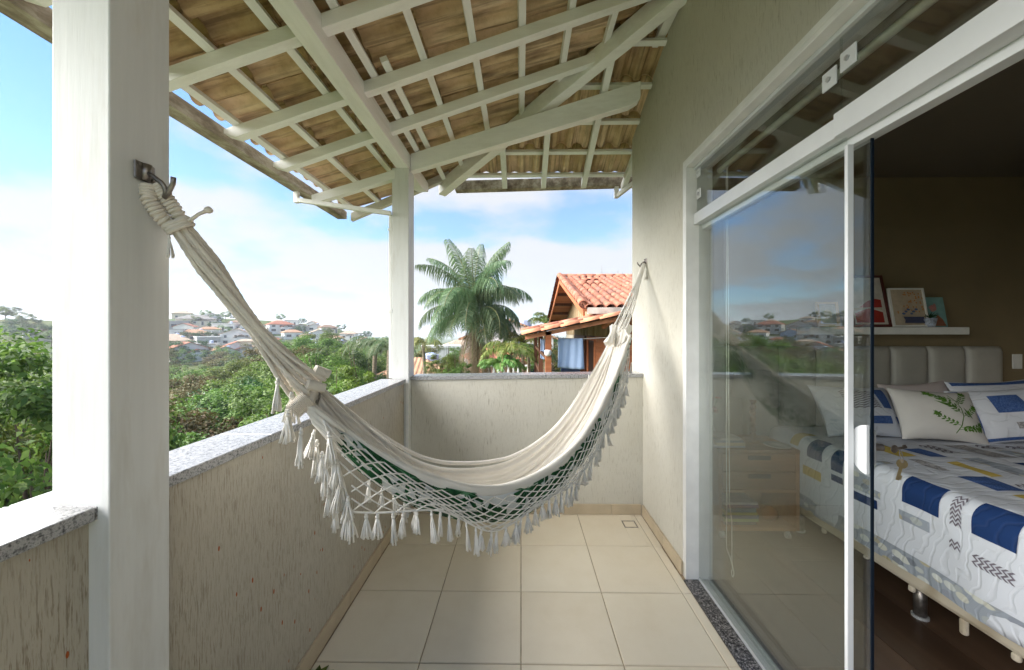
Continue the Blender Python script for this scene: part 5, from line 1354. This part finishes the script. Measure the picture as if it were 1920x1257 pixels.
FH = [(-122.9, 135, 12.5, 'white', 'red', 'gable', 'white house with a red double gabled roof, lowest on the hill beside the near post', 5.0),
 (-113.5, 140, 10, 'white', 'orange', 'gable', 'white house with an orange roof next to the lowest red roofed one', 3.6), (-141, 150, 11, 'cream', 'pale', 'hip', 'cream house with a pale hipped roof just above the red gables', 4.5),
 (-130.5, 152, 9.5, 'white', 'orange', 'flat', 'white flat roofed box house above the red gables', 4), (-117, 151, 11, 'white', 'red', 'gable', 'white house with a brick red gable behind the hammock rope', 4), (-110.5, 157, 8, 'cream', 'pale', 'hip', 'small cream house right of the hammock rope', 3.4),
 (-160, 168, 9, 'white', 'orange', 'flat', 'tall white flat block against the near post, mid hill', 6.5), (-154, 173, 12.5, 'cream', 'orange', 'hip', 'wide cream house with an orange hipped roof, mid hill', 4.5), (-132.5, 172, 14, 'white', 'pale', 'gable', 'big white house with stepped pale gables in the middle of the hill', 5.5),
 (-144.5, 177, 10, 'white', 'brown', 'flat', 'white terraced house left of the big stepped one', 5), (-119, 176, 7.5, 'cream', 'red', 'hip', 'small cream house half hidden among the hill trees', 3.5), (-183, 196, 9, 'grey', 'brown', 'flat', 'grey flat house at the near post high on the hill', 4.5),
 (-181.5, 206, 19, 'cream', 'slate', 'hip', 'long house with a broad grey hipped roof on the hilltop', 4.2), (-161.5, 201, 11.5, 'white', 'pale', 'flat', 'white flat house right of the broad grey roof', 4.5), (-150.5, 206, 13, 'white', 'orange', 'gable', 'white gabled house high on the hill under the skyline', 4.6),
 (-141.5, 216, 14, 'white', 'red', 'hip', 'large white house with a low red roof near the skyline', 5.2), (-132, 236, 9, 'white', 'orange', 'gable', 'small white house with an orange gable on the skyline', 4), (-124, 236, 11, 'cream', 'brown', 'hip', 'cream house with a brown roof on the skyline', 4.2),
 (-110, 236, 10.5, 'white', 'pale', 'hip', 'white house on the falling end of the ridge', 4), (-95.2, 226, 10, 'white', 'brown', 'gable', 'white house lowest at the right end of the ridge', 3.6), (-200, 150, 7, 'white', 'orange', 'flat', 'white house peeping over the trees left of the near post', 4),
 (-193.5, 151, 8, 'cream', 'red', 'gable', 'cream house peeping out beside the near post edge', 4), (-150, 241, 8.5, 'white', 'slate', 'flat', 'white box house at the very top of the ridge', 4), (-208.5, 226, 10, 'cream', 'pale', 'hip', 'cream house on the skyline behind the near post', 4.2),
 (-136.5, 192, 10, 'blue', 'orange', 'gable', 'pale blue house with an orange roof in mid hill', 4.4), (-127, 204, 10, 'white', 'orange', 'hip', 'white house with an orange hip above the big stepped one', 4), (-170, 186, 9, 'white', 'red', 'gable', 'white house with red gable left of the cream hipped one', 4.2), (-118, 214, 9, 'white', 'pale', 'gable', 'white house with pale gable below the skyline pair', 3.8), (-104, 206, 9, 'cream', 'orange', 'hip', 'cream house with orange hip on the bare slope', 3.4)]
EXTRA = []
hq2 = random.Random(77)
for _ in range(400):
    r_ = hq2.uniform(188, 285); a_ = hq2.uniform(-49, -26); x_, y_ = r_ * math.sin(R(a_)), r_ * math.cos(R(a_))
    if all(math.hypot(x_ - h[0], y_ - h[1]) > 11 for h in FH + EXTRA) and len(EXTRA) < 24:
        EXTRA.append((x_, y_, hq2.uniform(7, 10), hq2.choice(['white', 'white', 'white', 'cream', 'cream', 'grey']), hq2.choice(['orange', 'red', 'pale', 'pale', 'brown']), hq2.choice(['gable', 'hip', 'flat']), '', hq2.uniform(3.2, 5)))
KW = {'gable': 'gabled', 'hip': 'hipped', 'flat': 'flat roofed'}
def beside(h):
    n = min(FH, key=lambda f: math.hypot(f[0] - h[0], f[1] - h[1])); side = 'left of' if h[0] / h[1] < n[0] / n[1] else 'right of'
    if abs(h[0] / h[1] - n[0] / n[1]) < .02: side = 'behind' if h[1] > n[1] else 'in front of'
    nm = ' '.join(n[6].split(' ')[:6]).rstrip(','); return side + ' the ' + nm
EXTRA = [h[:6] + ('small %s %s house ' % (h[3], KW[h[5]]) + ('' if h[5] == 'flat' else 'with %s roof ' % h[4]) + beside(h), h[7]) for h in EXTRA]
EXTRA = [h[:6] + (' '.join(h[6].split(' ')[:16]), h[7]) for h in EXTRA]
for (x, y, wd, wl, ro, kd, lb, hg) in FH + EXTRA:
    far_house(x, y, ground(x, y) - .2, wd * .88, wl, ro, kd, lb, hgt=hg * .9, group='houses on the far hill')
# houses down among the gardens beyond the far parapet
far_house(-1.15, 30.0, -3.8, 5.2, 'pink', 'red', 'hip', 'salmon house with a low red roof right of the palm trunk', 5.0, 3.05)
far_house(-1.2, 38.5, -4.2, 8.5, 'white', 'orange', 'gable', 'white house with an orange roof behind the salmon one', 6, 5.0)
far_house(-8.6, 31.0, -5.2, 4.6, 'cream', 'orange', 'hip', 'low house with an orange roof just right of the corner post', 5, 3.2)
far_house(-13.4, 62.0, -5.6, 6.0, 'white', 'slate', 'flat', 'white flat house between corner post and palm', 5, 4.4)
far_house(-11.0, 72.0, -6.0, 7.0, 'cream', 'pale', 'hip', 'cream house left behind the palm trunk', 5, 4.6)

# ================================================================== BEYOND THE FAR PARAPET
# ---- feather palm
FROND = m_leaf('palm_frond_leaves', [(.08, .145, .065), (.12, .195, .09), (.17, .255, .125), (.24, .32, .17)], .4, .45)
FROND_Y = m_leaf('yellowing_frond_leaves', [(.14, .17, .04), (.24, .25, .07), (.34, .30, .10)], .5, .25)
FROND_D = m_leaf('dead_frond_straw', [(.20, .15, .09), (.32, .25, .16), (.42, .34, .24)], .8, .15)
STALK = simple('palm_stalk', (.22, .22, .08), .6, .2, 8, .2, 40)
PTRUNK = simple('palm_trunk_bark', (.30, .24, .17), .9, .25, 5, .5, 22, stretch=(1, 1, 5))
def frond(L_, rise, droop, seed, nl=64, ll=.62, lw=.030, curl=.9, plum=.5):
    """a frond in its own space: leaves the stem along +X, arches by rise (start slope) and droop"""
    q = random.Random(seed); m = MB(); rach = []
    n = 22; p = Vector((0, 0, 0)); a = rise
    for i in range(n + 1):
        rach.append(p.copy()); a = rise - droop * (i / n) ** 1.25; p = p + Vector((math.cos(a), .02 * q.uniform(-1, 1), math.sin(a))) * (L_ / n)
    st = MB(); st.tube(rach, [lerp(.030, .006, i / n) for i in range(n + 1)], 5)
    for i in range(nl):
        f = .16 + .84 * (i + .5) / nl; k = f * n; j = min(n - 1, int(k)); c = rach[j].lerp(rach[j + 1], k - j); t = (rach[j + 1] - rach[j]).normalized()
        up = Vector((-t.z, 0, t.x)); 
        for sd_ in (-1, 1):
            l = ll * math.sin(math.pi * (.12 + .80 * f)) * q.uniform(.8, 1.1) + .08
            d = (t * q.uniform(.35, .65) + Vector((0, sd_, 0)) * .9 + up * q.uniform(-.2, plum)).normalized()
            p1 = c + d * l * .38; p2 = p1 + (d * .62 + Vector((0, 0, -1)) * curl * q.uniform(.35, .75)).normalized() * l * .34; p3 = p2 + (d * .25 + Vector((0, 0, -1)) * curl).normalized() * l * .36
            w_ = t * lw * .5
            m.add([c - w_ * .6, c + w_ * .6, p1 - w_, p1 + w_, p2 - w_ * .8, p2 + w_ * .8, p3], [(0, 1, 3, 2), (2, 3, 5, 4), (4, 5, 6)])
    return m, st
FM = {}
def frond_mesh(key, mt, *a, **k):
    if key not in FM:
        m, st = frond(*a, **k); me = m.mesh('frond', False); me.materials.append(mt); sm = st.mesh('stalk', True); sm.materials.append(STALK); FM[key] = (me, sm)
    return FM[key]
def put_frond(root, c, az, pair, sc=1.0, name='frond', tilt=0.0):
    o = bpy.data.objects.new(name, pair[0]); COL.objects.link(o); o.parent = root
    o.location = c; o.rotation_euler = (tilt, 0, az); o.scale = (sc, sc, sc)
    s = bpy.data.objects.new('stalk', pair[1]); COL.objects.link(s); s.parent = o
    return o
PX, PY = -1.94, 15.0
pg = ground(PX, PY)
pm_ = thing('palm_tree', 'tall feathery palm with drooping fronds and a skirt of dead leaves', 'palm', (PX, PY, pg))
HZ = 2.05 - pg
def ctr(k): return (0.02 * math.sin(k), 0.02 * math.cos(k), HZ + .1 * math.sin(k * 1.7))
q = random.Random(44)
mtk = MB(); mtk.tube([(.06 * math.sin(z * .3), 0, z) for z in frange(0, HZ, 26)], [lerp(.24, .19, i / 25) + .008 * (i % 2) for i in range(26)], 14)
obj('trunk', mtk, PTRUNK, None, smooth=True).parent = pm_
mb = MB(); mb.lathe([(.20, HZ - .5), (.27, HZ - .25), (.25, HZ), (.12, HZ + .3)], (0, 0, 0), 12); obj('crownshaft', mb, simple('palm_crownshaft', (.30, .24, .13), .8, .25, 9, .4, 30), None, smooth=True).parent = pm_
UP = [frond_mesh(('u', i), FROND, 3.45 - .08 * i, 1.50 - .07 * i, .95 + .3 * i, 60 + i, nl=84, ll=.85, curl=2.0, plum=-.05, lw=.028) for i in range(3)]
MID = [frond_mesh(('m', i), FROND, 3.3, 1.22, 2.15 + .15 * i, 70 + i, nl=84, ll=1.0, curl=2.2, plum=-.1, lw=.028) for i in range(4)]
LOW = [frond_mesh(('l', i), FROND, 2.95, .78, 2.2 + .2 * i, 80 + i, nl=80, ll=.98, curl=2.2, plum=-.1, lw=.028) for i in range(4)]
DRP = [frond_mesh(('d', i), FROND, 2.7, .25, 1.75, 90 + i, nl=76, ll=.80, curl=1.2, plum=.05) for i in range(3)]
YEL = [frond_mesh(('y', i), FROND_Y, 2.3, .45, 2.2, 100 + i, ll=.6, curl=1.2, plum=.05) for i in range(2)]
for i in range(10): put_frond(pm_, ctr(i), i * .628 + .4, UP[i % 3], .98)
put_frond(pm_, ctr(0), 1.4, frond_mesh(('v', 0), FROND, 3.5, 1.52, .7, 57, nl=84, ll=.75, curl=2.0, plum=-.05, lw=.030))
for i in range(10): put_frond(pm_, ctr(i), i * .628 + .1 + q.uniform(-.12, .12), MID[i % 4], q.uniform(.85, 1.0), tilt=q.uniform(-.08, .08))
for i in range(9): put_frond(pm_, ctr(i + 3), i * .698 + .45 + q.uniform(-.12, .12), LOW[i % 4], q.uniform(.82, .98), tilt=q.uniform(-.1, .1))
for i in range(10): put_frond(pm_, ctr(i + 5), i * .628 + q.uniform(-.15, .15), DRP[i % 3], q.uniform(.75, .95))
for a in (-.55, -.15, -1.0): put_frond(pm_, ctr(a), a, YEL[0 if a < -.5 else 1], .9)
DEAD = [frond_mesh(('x', i), FROND_D, 2.4, -1.15, .45, 110 + i, ll=.55, curl=1.0, plum=-.1, lw=.02) for i in range(3)]
for i, a in enumerate([-.9, -.4, .1, -1.5, .6, -2.2, -.65, -.1, -1.2, 2.6]):
    put_frond(pm_, (0.15 * math.cos(a), .15 * math.sin(a), HZ - .25 - .12 * (i % 3)), a, DEAD[i % 3], q.uniform(.8, 1.15), 'dead_frond')
mb = MB()
for i in range(26):
    a = q.uniform(-1.6, .5); x0, y0 = .22 * math.cos(a), .22 * math.sin(a); pts = [(x0, y0, HZ - .2), (x0 * 2.2 + .05, y0 * 2.2, HZ - .5), (x0 * 2.8 + q.uniform(0, .25), y0 * 2.5, HZ - 1.3), (x0 * 2.9 + q.uniform(.0, .3), y0 * 2.5, HZ - q.uniform(1.9, 2.7))]
    mb.tube(pts, [.012, .010, .008, .004], 4)
obj('fruit_stalks', mb, FROND_D, None, kind='stuff').parent = pm_
# ---- other garden palms
def small_palm(x, y, zh, name, label, L_, nf, mt, seed, rise=1.0, droop=2.2, trunk_r=.07, ll=.4, lw=.03):
    g_ = ground(x, y); t = thing(name, label, 'palm', (x, y, g_)); h = zh - g_; qq = random.Random(seed)
    obj('trunk', MB().tube([(0.04 * math.sin(z), 0, z) for z in frange(0, h, 12)], [lerp(trunk_r * 1.2, trunk_r, i / 11) for i in range(12)], 8), PTRUNK, None, smooth=True).parent = t
    ps = [frond_mesh((label, i), mt, L_, rise + .25 * (i - 1), droop + .2 * i, seed + i, nl=34, ll=ll, lw=lw, curl=1.0, plum=.3) for i in range(3)]
    for i in range(nf): put_frond(t, (0, 0, h), i * 6.283 / nf * 1.0 + qq.uniform(-.25, .25), ps[i % 3], qq.uniform(.8, 1.1), tilt=qq.uniform(-.15, .15))
    return t
small_palm(-5.75, 22.0, .75, 'palm_tree', 'small yellow green palm right beside the corner post', 1.5, 11, FROND_Y, 201, .7, 2.3, .10)
small_palm(-9.5, 24.0, .35, 'palm_tree', 'dark bushy palm left of the corner post', 2.3, 15, FROND, 211, .95, 2.3, .14, .55)
small_palm(-8.2, 23.0, .3, 'palm_tree', 'tall dark palm partly hidden by the corner post downpipe', 2.2, 14, FROND, 216, 1.0, 2.4, .13, .55)
AREC = m_leaf('areca_leaves', [(.12, .20, .04), (.22, .30, .07), (.32, .34, .10)], .45, .3)
small_palm(1.12, 17.0, 1.75, 'palm_tree', 'slender young palm rising behind the porch roof tip', 1.15, 8, AREC, 221, 1.1, 1.8, .06, .30)
small_palm(-.35, 13.2, .65, 'palm_tree', 'yellowing garden palm between the tall palm and the porch', 1.35, 10, AREC, 231, .9, 2.0, .06, .34)
small_palm(.10, 14.6, .95, 'palm_tree', 'golden leafed palm nearest the left porch post', 1.3, 10, FROND_Y, 241, 1.0, 2.0, .06, .34)
small_palm(-.65, 12.6, .25, 'palm_tree', 'low broad leafed green palm above the coping by the salmon house', .95, 8, m_leaf('fresh_palm_leaves', [(.10, .24, .05), (.18, .34, .09)], .4, .3), 251, .9, 1.6, .05, .30, .05)
small_palm(.35, 16.2, .35, 'palm_tree', 'deep green palm low behind the porch railing', 1.3, 10, FROND, 261, 1.0, 2.0, .06, .36)
tree(-2.85, 13.6, .80, .62, 'near2', 'round bright green shrub left of the palm trunk', cat='bush')
tree(-2.30, 13.4, .45, .55, 'near', 'second green shrub against the palm trunk', cat='bush')
tree(11.4, 40.0, 7.7, 2.2, 'far2', 'tree top showing above the ridge of the wooden house')
tree(9.0, 40.5, 7.0, 1.1, 'far', 'small tuft of tree above the left part of the ridge')
for i, (x, y, z, r_) in enumerate([(-4.6, 27, -.6, 1.0), (-6.4, 34, -.7, 1.3), (.2, 24, .4, 1.1), (1.6, 22, .6, 1.0), (-3.6, 40, .3, 1.6), (2.6, 30, .6, 1.4), (-9.0, 52, -.2, 2.2), (-14.5, 56, -.6, 2.2), (-6.0, 60, .6, 2.6), (3.0, 45, 1.0, 2.2), (-1.0, 52, .6, 2.6), (6, 60, 1, 3), (-16, 74, -.8, 3), (-8, 85, 0, 3.5), (-20, 92, -1.2, 3.5)]):
    tree(x, y, z, r_, ['mid', 'mid2', 'far', 'far3'][i % 4], 'garden ' + kindw[['mid', 'mid2', 'far', 'far3'][i % 4]] + ' among the houses past the far parapet', 'garden ' + kindw[['mid', 'mid2', 'far', 'far3'][i % 4]] + 's past the far parapet')
gw = thing('garden_wall', 'low pale garden balustrade below the salmon house', 'wall', (-.6, 22.0, ground(-.6, 22)))
b = -1.02
obj('top_rail', MB().box(-2.3, .55, 21.9, 22.1, b + .42, b + .50), WALLS['white'], gw)
obj('plinth', MB().box(-2.3, .55, 21.9, 22.1, -3.9, b), WALLS['cream'], gw)
for i in range(10): obj('baluster', MB().lathe([(.05, b + .001), (.07, b + .12), (.04, b + .3), (.06, b + .4195)], (-2.2 + .29 * i, 22, 0), 8), WALLS['white'], gw)

# ---- wooden house
RED_T = m_roof('clay_cover_tiles', (.50, .24, .16))
def m_claytile():
    k = NT('terracotta_barrel_tile'); v = k.coord('Object', (1, 1, 1), True); a = k.noise(v, 4, 5, .65); f = k.noise(v, 30, 4)
    c = k.ramp(a, [(.28, (.17, .07, .05)), (.45, (.34, .135, .085)), (.62, (.45, .20, .135)), (.78, (.52, .33, .26))])
    oi = k.n('ObjectInfo'); c = k.mix(k.rng(oi.outputs['Random'], .72, 1.0, 0, .6), c, (.22, .13, .11))
    return k.done(k.bsdf(c, .9, k.bump(f, .3, .01), spec=.15))
BTILE = m_claytile()
SALM = simple('salmon_edge_tile', (.62, .26, .14), .8, .2, 6, .2, 40)
PLANK = m_wood('red_brown_plank', (.32, .10, .04), (.50, .19, .08), 0, .55, .5)
PLANK_D = m_wood('dark_porch_wood', (.06, .025, .012), (.12, .05, .025), 2, .55, .5)
PLANK_G = m_wood('weathered_gable_plank', (.34, .23, .12), (.52, .40, .25), 2, .7, .5)
wh = thing('wooden_house', 'wooden house with red clay roof, gable and porch beyond the far parapet', 'house', (4.5, 11.6, -3.4))
EX, EY0, RY, EY1, EZ, RZ = 1.22, 7.2, 11.64, 16.06, 1.95, 3.17
sl = (RZ - EZ) / (RY - EY0)
XR = 7.8
def rz_(y): return RZ - sl * abs(y - RY)
m = MB(); m.prism([(EY0, rz_(EY0) - .10), (RY, RZ - .10), (EY1, rz_(EY1) - .10), (EY1, rz_(EY1) - .05), (RY, RZ - .05), (EY0, rz_(EY0) - .05)], lambda y, z: (EX + .02, y, z), lambda y, z: (XR, y, z))
obj('roof_deck', m, PLANK, wh)
# barrel tiles: cover tiles in columns running down the slope
def barrel(L_, r0, r1, n=6, th2=.014):
    m = MB(); v = []
    for (x, r) in ((0, r0), (L_, r1)):
        for rr_ in (r, r - th2):
            for k in range(n + 1):
                a = math.pi * k / n; v.append((x, -math.cos(a) * rr_, math.sin(a) * rr_ * .85))
    N1 = n + 1; f = []
    for k in range(n):
        f += [(k, k + 1, 2 * N1 + k + 1, 2 * N1 + k), (N1 + k, 3 * N1 + k, 3 * N1 + k + 1, N1 + k + 1), (k, N1 + k, N1 + k + 1, k + 1), (2 * N1 + k, 2 * N1 + k + 1, 3 * N1 + k + 1, 3 * N1 + k)]
    return m.add(v, f).mesh('roof_tile', True)
BT = barrel(.42, .098, .078); BT.materials.append(BTILE)
ca = math.atan(sl); q = random.Random(6)
def btile(x, y, z, ux, name='roof_tile', me=BT, rot=0.0, lift=0.0):
    X = Vector(ux).normalized(); Z = Vector((0, 0, 1)); Y = Z.cross(X).normalized(); Zn = X.cross(Y)
    o = bpy.data.objects.new(name, me); COL.objects.link(o); o.parent = wh; o.matrix_parent_inverse = Matrix.Translation(-Vector(wh.location))
    M = Matrix((X, Y, Zn)).transposed().to_4x4(); M.translation = (x, y, z + lift); o.matrix_basis = M @ Matrix.Rotation(rot, 4, 'Z')
for c in range(17):
    x = EX + .10 + .20 * c
    for r in range(13):
        s_ = .355 * r; y = EY0 - .06 + s_ * math.cos(ca); z = rz_(EY0 - .06) - .03 + s_ * math.sin(ca)
        if y > RY - .1: break
        mess = (2 <= c <= 4 and 8 <= r <= 11)
        btile(x + q.uniform(-.006, .006), y, z + q.uniform(0, .012), (0, math.cos(ca), math.sin(ca) + .05), rot=q.uniform(-.35, .35) if mess else q.uniform(-.015, .015), lift=.05 * q.random() if mess else 0)
cm = MB()                                              # channel tiles between the covers
for c in range(18):
    x = EX + .20 * c
    for k in range(5):
        a0, a1 = math.pi * k / 5, math.pi * (k + 1) / 5
        p = lambda a, y: (x - math.cos(a) * .085, y, rz_(y) - .0 - math.sin(a) * .05 + .005)
        cm.add([p(a0, EY0), p(a1, EY0), p(a1, RY), p(a0, RY)], [(0, 1, 2, 3)])
obj('channel_tiles', cm, BTILE, wh, kind='stuff')
for i in range(22): btile(EX - .08 + .30 * i, RY, RZ + .02, (1, 0, .01), 'ridge_tile')
for i in range(13): btile(EX - .02, EY0 - .06 + .355 * i * math.cos(ca), rz_(EY0) + .03 + .355 * i * math.sin(ca), (0, math.cos(ca), math.sin(ca) + .05), 'verge_tile')
for i in range(13): btile(EX - .02, EY1 + .02 - .355 * i * math.cos(ca), rz_(EY1) + .02 + .355 * i * math.sin(ca), (0, -math.cos(ca), math.sin(ca) + .05), 'verge_tile')
for y0, y1 in ((EY0, RY), (EY1, RY)):
    m = MB(); m.prism([(y0, rz_(y0) - .20), (y1, RZ - .20), (y1, RZ - .06), (y0, rz_(y0) - .06)], lambda y, z: (EX - .02, y, z), lambda y, z: (EX + .019, y, z)); obj('barge_board', m, PLANK, wh)
for i in range(9):
    y = EY0 + .5 + i * 1.0; m = MB().box(EX + .03, 1.86, y, y + .07, rz_(y) - .20, rz_(y) - .101); obj('purlin_end', m, PLANK_D, wh)
XG, YF = 1.90, 7.68
n = 34
for i in range(n):                                     # gable boards stand vertically
    y0 = YF + (16.0 - .4 - YF) * i / n; y1 = YF + (16.0 - .4 - YF) * (i + 1) / n - .006
    m = MB(); m.prism([(y0, 1.35), (y1, 1.35), (y1, rz_(y1) - .12), (y0, rz_(y0) - .12)], lambda y, z: (XG - .012 * (i % 2), y, z), lambda y, z: (XG + .03, y, z)); obj('gable_plank', m, PLANK_G, wh)
# front wall planks and corner post
for i in range(22):
    z0 = -.6 + .112 * i; 
    if z0 > 1.72: break
    obj('wall_plank', MB().box(XG + .09, XR - .3, YF + .002 * (i % 3), YF + .05, z0, min(z0 + .108, 1.80)), PLANK, wh)
obj('wall_core', MB().box(XG + .031, XR - .31, YF + .051, 15.6, -3.4, 1.83), PLANK_D, wh)
obj('corner_board', MB().box(XG - .02, XG + .085, YF - .03, YF + .07, -3.4, 1.74), PLANK, wh)
for i in range(15):                                    # side wall under the porch: boards
    z0 = -.6 + .13 * i
    obj('side_plank', MB().box(XG - .015, XG + .03, YF + .075, 9.45, z0, z0 + .125), PLANK, wh)
    obj('side_plank', MB().box(XG - .015, XG + .03, 11.05, 13.2, z0, z0 + .125), PLANK_D, wh)
dr_ = obj('door', MB().box(XG - .005, XG + .04, 9.62, 10.45, -.7, 1.22), simple('porch_door_dark', (.03, .015, .01), .4, .2, 5, .1), wh)
obj('door_frame', MB().box(XG - .03, XG + .04, 9.46, 9.6, -.7, 1.32).box(XG - .03, XG + .04, 10.47, 10.6, -.7, 1.32).box(XG - .03, XG + .04, 9.6, 10.47, 1.225, 1.32), PLANK, wh)
obj('open_shutter', MB().box(XG - .55, XG - .03, 10.62, 10.66, -.7, 1.2), PLANK_D, wh)
obj('wall_panel_cream', MB().box(XG - .02, XG + .03, 13.25, 15.5, -.7, 1.34), WALLS['cream'], wh)
# eaves gutter
g = MB()
for (ya, yb, za, zc) in ((EY0 - .16, EY0 - .15, 0, .12), (EY0 - .15, EY0 - .05, 0, .012), (EY0 - .05, EY0 - .04, 0, .12)): g.box(EX + .05, XR, ya, yb, 1.80 + za, 1.80 + zc)
obj('eaves_gutter', g, simple('aged_gutter_white', (.55, .50, .44), .6, .25, 3, .1), wh)
obj('downpipe_elbow', MB().tube([(1.72, EY0 - .1, 1.80), (1.72, EY0 - .1, 1.70), (1.66, EY0 + .05, 1.60), (1.64, EY0 + .2, 1.56)], .05, 10), SALM, wh, smooth=True)
# lean-to porch roof: slopes down to the left
LX0, LX1, LZ0, LZ1 = .06, 1.88, 1.44, 1.80
lsl = (LZ1 - LZ0) / (LX1 - LX0)
m = MB(); m.prism([(LX0, LZ0 - .05), (LX1, LZ1 - .05), (LX1, LZ1), (LX0, LZ0)], lambda x, z: (x, 6.94, z), lambda x, z: (x, 13.2, z)); obj('porch_roof_deck', m, PLANK_D, wh)
ET = barrel(.44, .085, .072, 6, .02); ET.materials.append(SALM)
for i in range(5): btile(LX0 - .05 + .36 * i, 6.92, LZ0 - .035 + .36 * i * lsl, (1, 0, lsl + .04), 'edge_tile', ET)
for j in range(14):
    for i in range(5):
        y = 7.12 + .2 * j; btile(LX0 - .05 + .36 * i, y, LZ0 + .0 + .36 * i * lsl, (1, 0, lsl + .05), 'porch_tile')
m = MB(); m.prism([(LX0 + .02, LZ0 - .13), (LX1 - .02, LZ1 - .13), (LX1 - .02, LZ1 - .052), (LX0 + .02, LZ0 - .052)], lambda x, z: (x, 6.98, z), lambda x, z: (x, 7.05, z)); obj('porch_rafter', m, SALM, wh)
for y in (6.98, 9.7, 13.0):
    obj('porch_post', MB().box(.46, .57, y, y + .11, -.9, LZ0 + .02), PLANK_D if y > 7 else PLANK, wh)
for z in (.33, .90): obj('porch_rail', MB().box(.49, .54, 7.1, 12.99, z, z + .07), PLANK_D, wh)
for i in range(18): 
    y = 7.35 + .32 * i
    if abs(y - 9.75) > .1: obj('rail_slat', MB().box(.50, .53, y, y + .05, -.5, .33), PLANK_D, wh)
for z in (.90,): obj('porch_rail', MB().box(.58, 1.86, 7.0, 7.05, z - .28, z - .22), PLANK_D, wh)
obj('porch_floor', MB().box(.44, 1.88, 6.95, 13.3, -1.0, -.9), PLANK_D, wh)
obj('porch_base', MB().box(.5, 1.88, 7.0, 13.2, -3.4, -1.001), WALLS['pink'], wh)
fl_ = obj('flood_light', MB().lathe([(.02, 0), (.06, .03), (.065, .10), (.05, .12)], (.50, 6.93, 1.0), 10), WHITE, wh, smooth=True)
# washing line and towels
ln = thing('washing_line', 'thin line strung under the porch roof carrying the towel', 'line', (1.0, 7.25, 1.33))
obj('cord', MB().tube([(.52, 7.25, 1.35), (.9, 7.25, 1.325), (1.3, 7.25, 1.325), (1.88, 7.25, 1.36)], .006, 5), COTTON, ln)
TOW = m_cloth('blue_terry_towel', (.45, .60, .85), 300)
def towel(name, label, x0, x1, y, zt, h, seed):
    def fn(u, v_):
        fold = .02 * math.sin(u * 9 + seed) * v_ ** .5 + .012 * math.sin(u * 21 + 2 * v_)
        return (lerp(x0, x1, u) + .04 * v_ * (u - .3), y - .02 - fold, zt - .012 * math.sin(u * 3.1) - v_ * h * (1 - .06 * (1 - u)))
    m = MB(); m.grid(fn, frange(0, 1, 22), frange(0, 1, 14)); o = obj(name, m, TOW, None, smooth=True); so = o.modifiers.new('thick', 'SOLIDIFY'); so.thickness = .014
    return tag(o, label, 'towel')
towel('towel', 'large light blue towel hung over the line on the wooden porch', .72, 1.19, 7.225, 1.335, .60, 1)
t2 = towel('towel', 'narrow blue towel drying behind the left porch posts', .50, .62, 9.4, 1.28, .52, 3)
def fn(u, v_): return (lerp(.78, 1.15, u), 7.275 + .012 * math.sin(u * 12), 1.335 - v_ * .66)
o = obj('towel', (lambda m: m.grid(fn, frange(0, 1, 14), frange(0, 1, 8)))(MB()), m_cloth('navy_towel', (.06, .09, .20), 300), None, smooth=True); so = o.modifiers.new('thick', 'SOLIDIFY'); so.thickness = .012
tag(o, 'dark navy cloth hanging behind the light blue towel', 'towel')
# green leaf on the floor
lf = MB(); 
for a in (-.9, -.3, .3, .9): 
    d = Vector((math.sin(a), math.cos(a), 0)); s = Vector((d.y, -d.x, 0))
    c = Vector((-.905, 1.575, .006)); c = Vector((-.86, 1.545, .006)); lf.add([c, c + d * .035 + s * .014 + Vector((0, 0, .006)), c + d * .07, c + d * .035 - s * .014 + Vector((0, 0, .006))], [(0, 1, 2, 3)])
o = obj('fallen_leaf', lf, GREENS, None); o.modifiers.new('thick', 'SOLIDIFY').thickness = .001
tag(o, 'small green leaf lying on the tiles at the left wall foot', 'leaf')

# ================================================================== AIR
def haze():
    k = NT('haze_air'); pv = k.n('VolumePrincipled'); pv.inputs['Color'].default_value = (.86, .92, 1.0, 1); pv.inputs['Density'].default_value = .0004; pv.inputs['Anisotropy'].default_value = .2
    k.l(pv.outputs[0], k.out.inputs['Volume'])
    o = obj('haze', MB().box(-2600, 2600, -2600, 2600, -80, 60), k.m, None, kind='stuff'); o['label'] = 'thin pale haze over the valley'
haze()
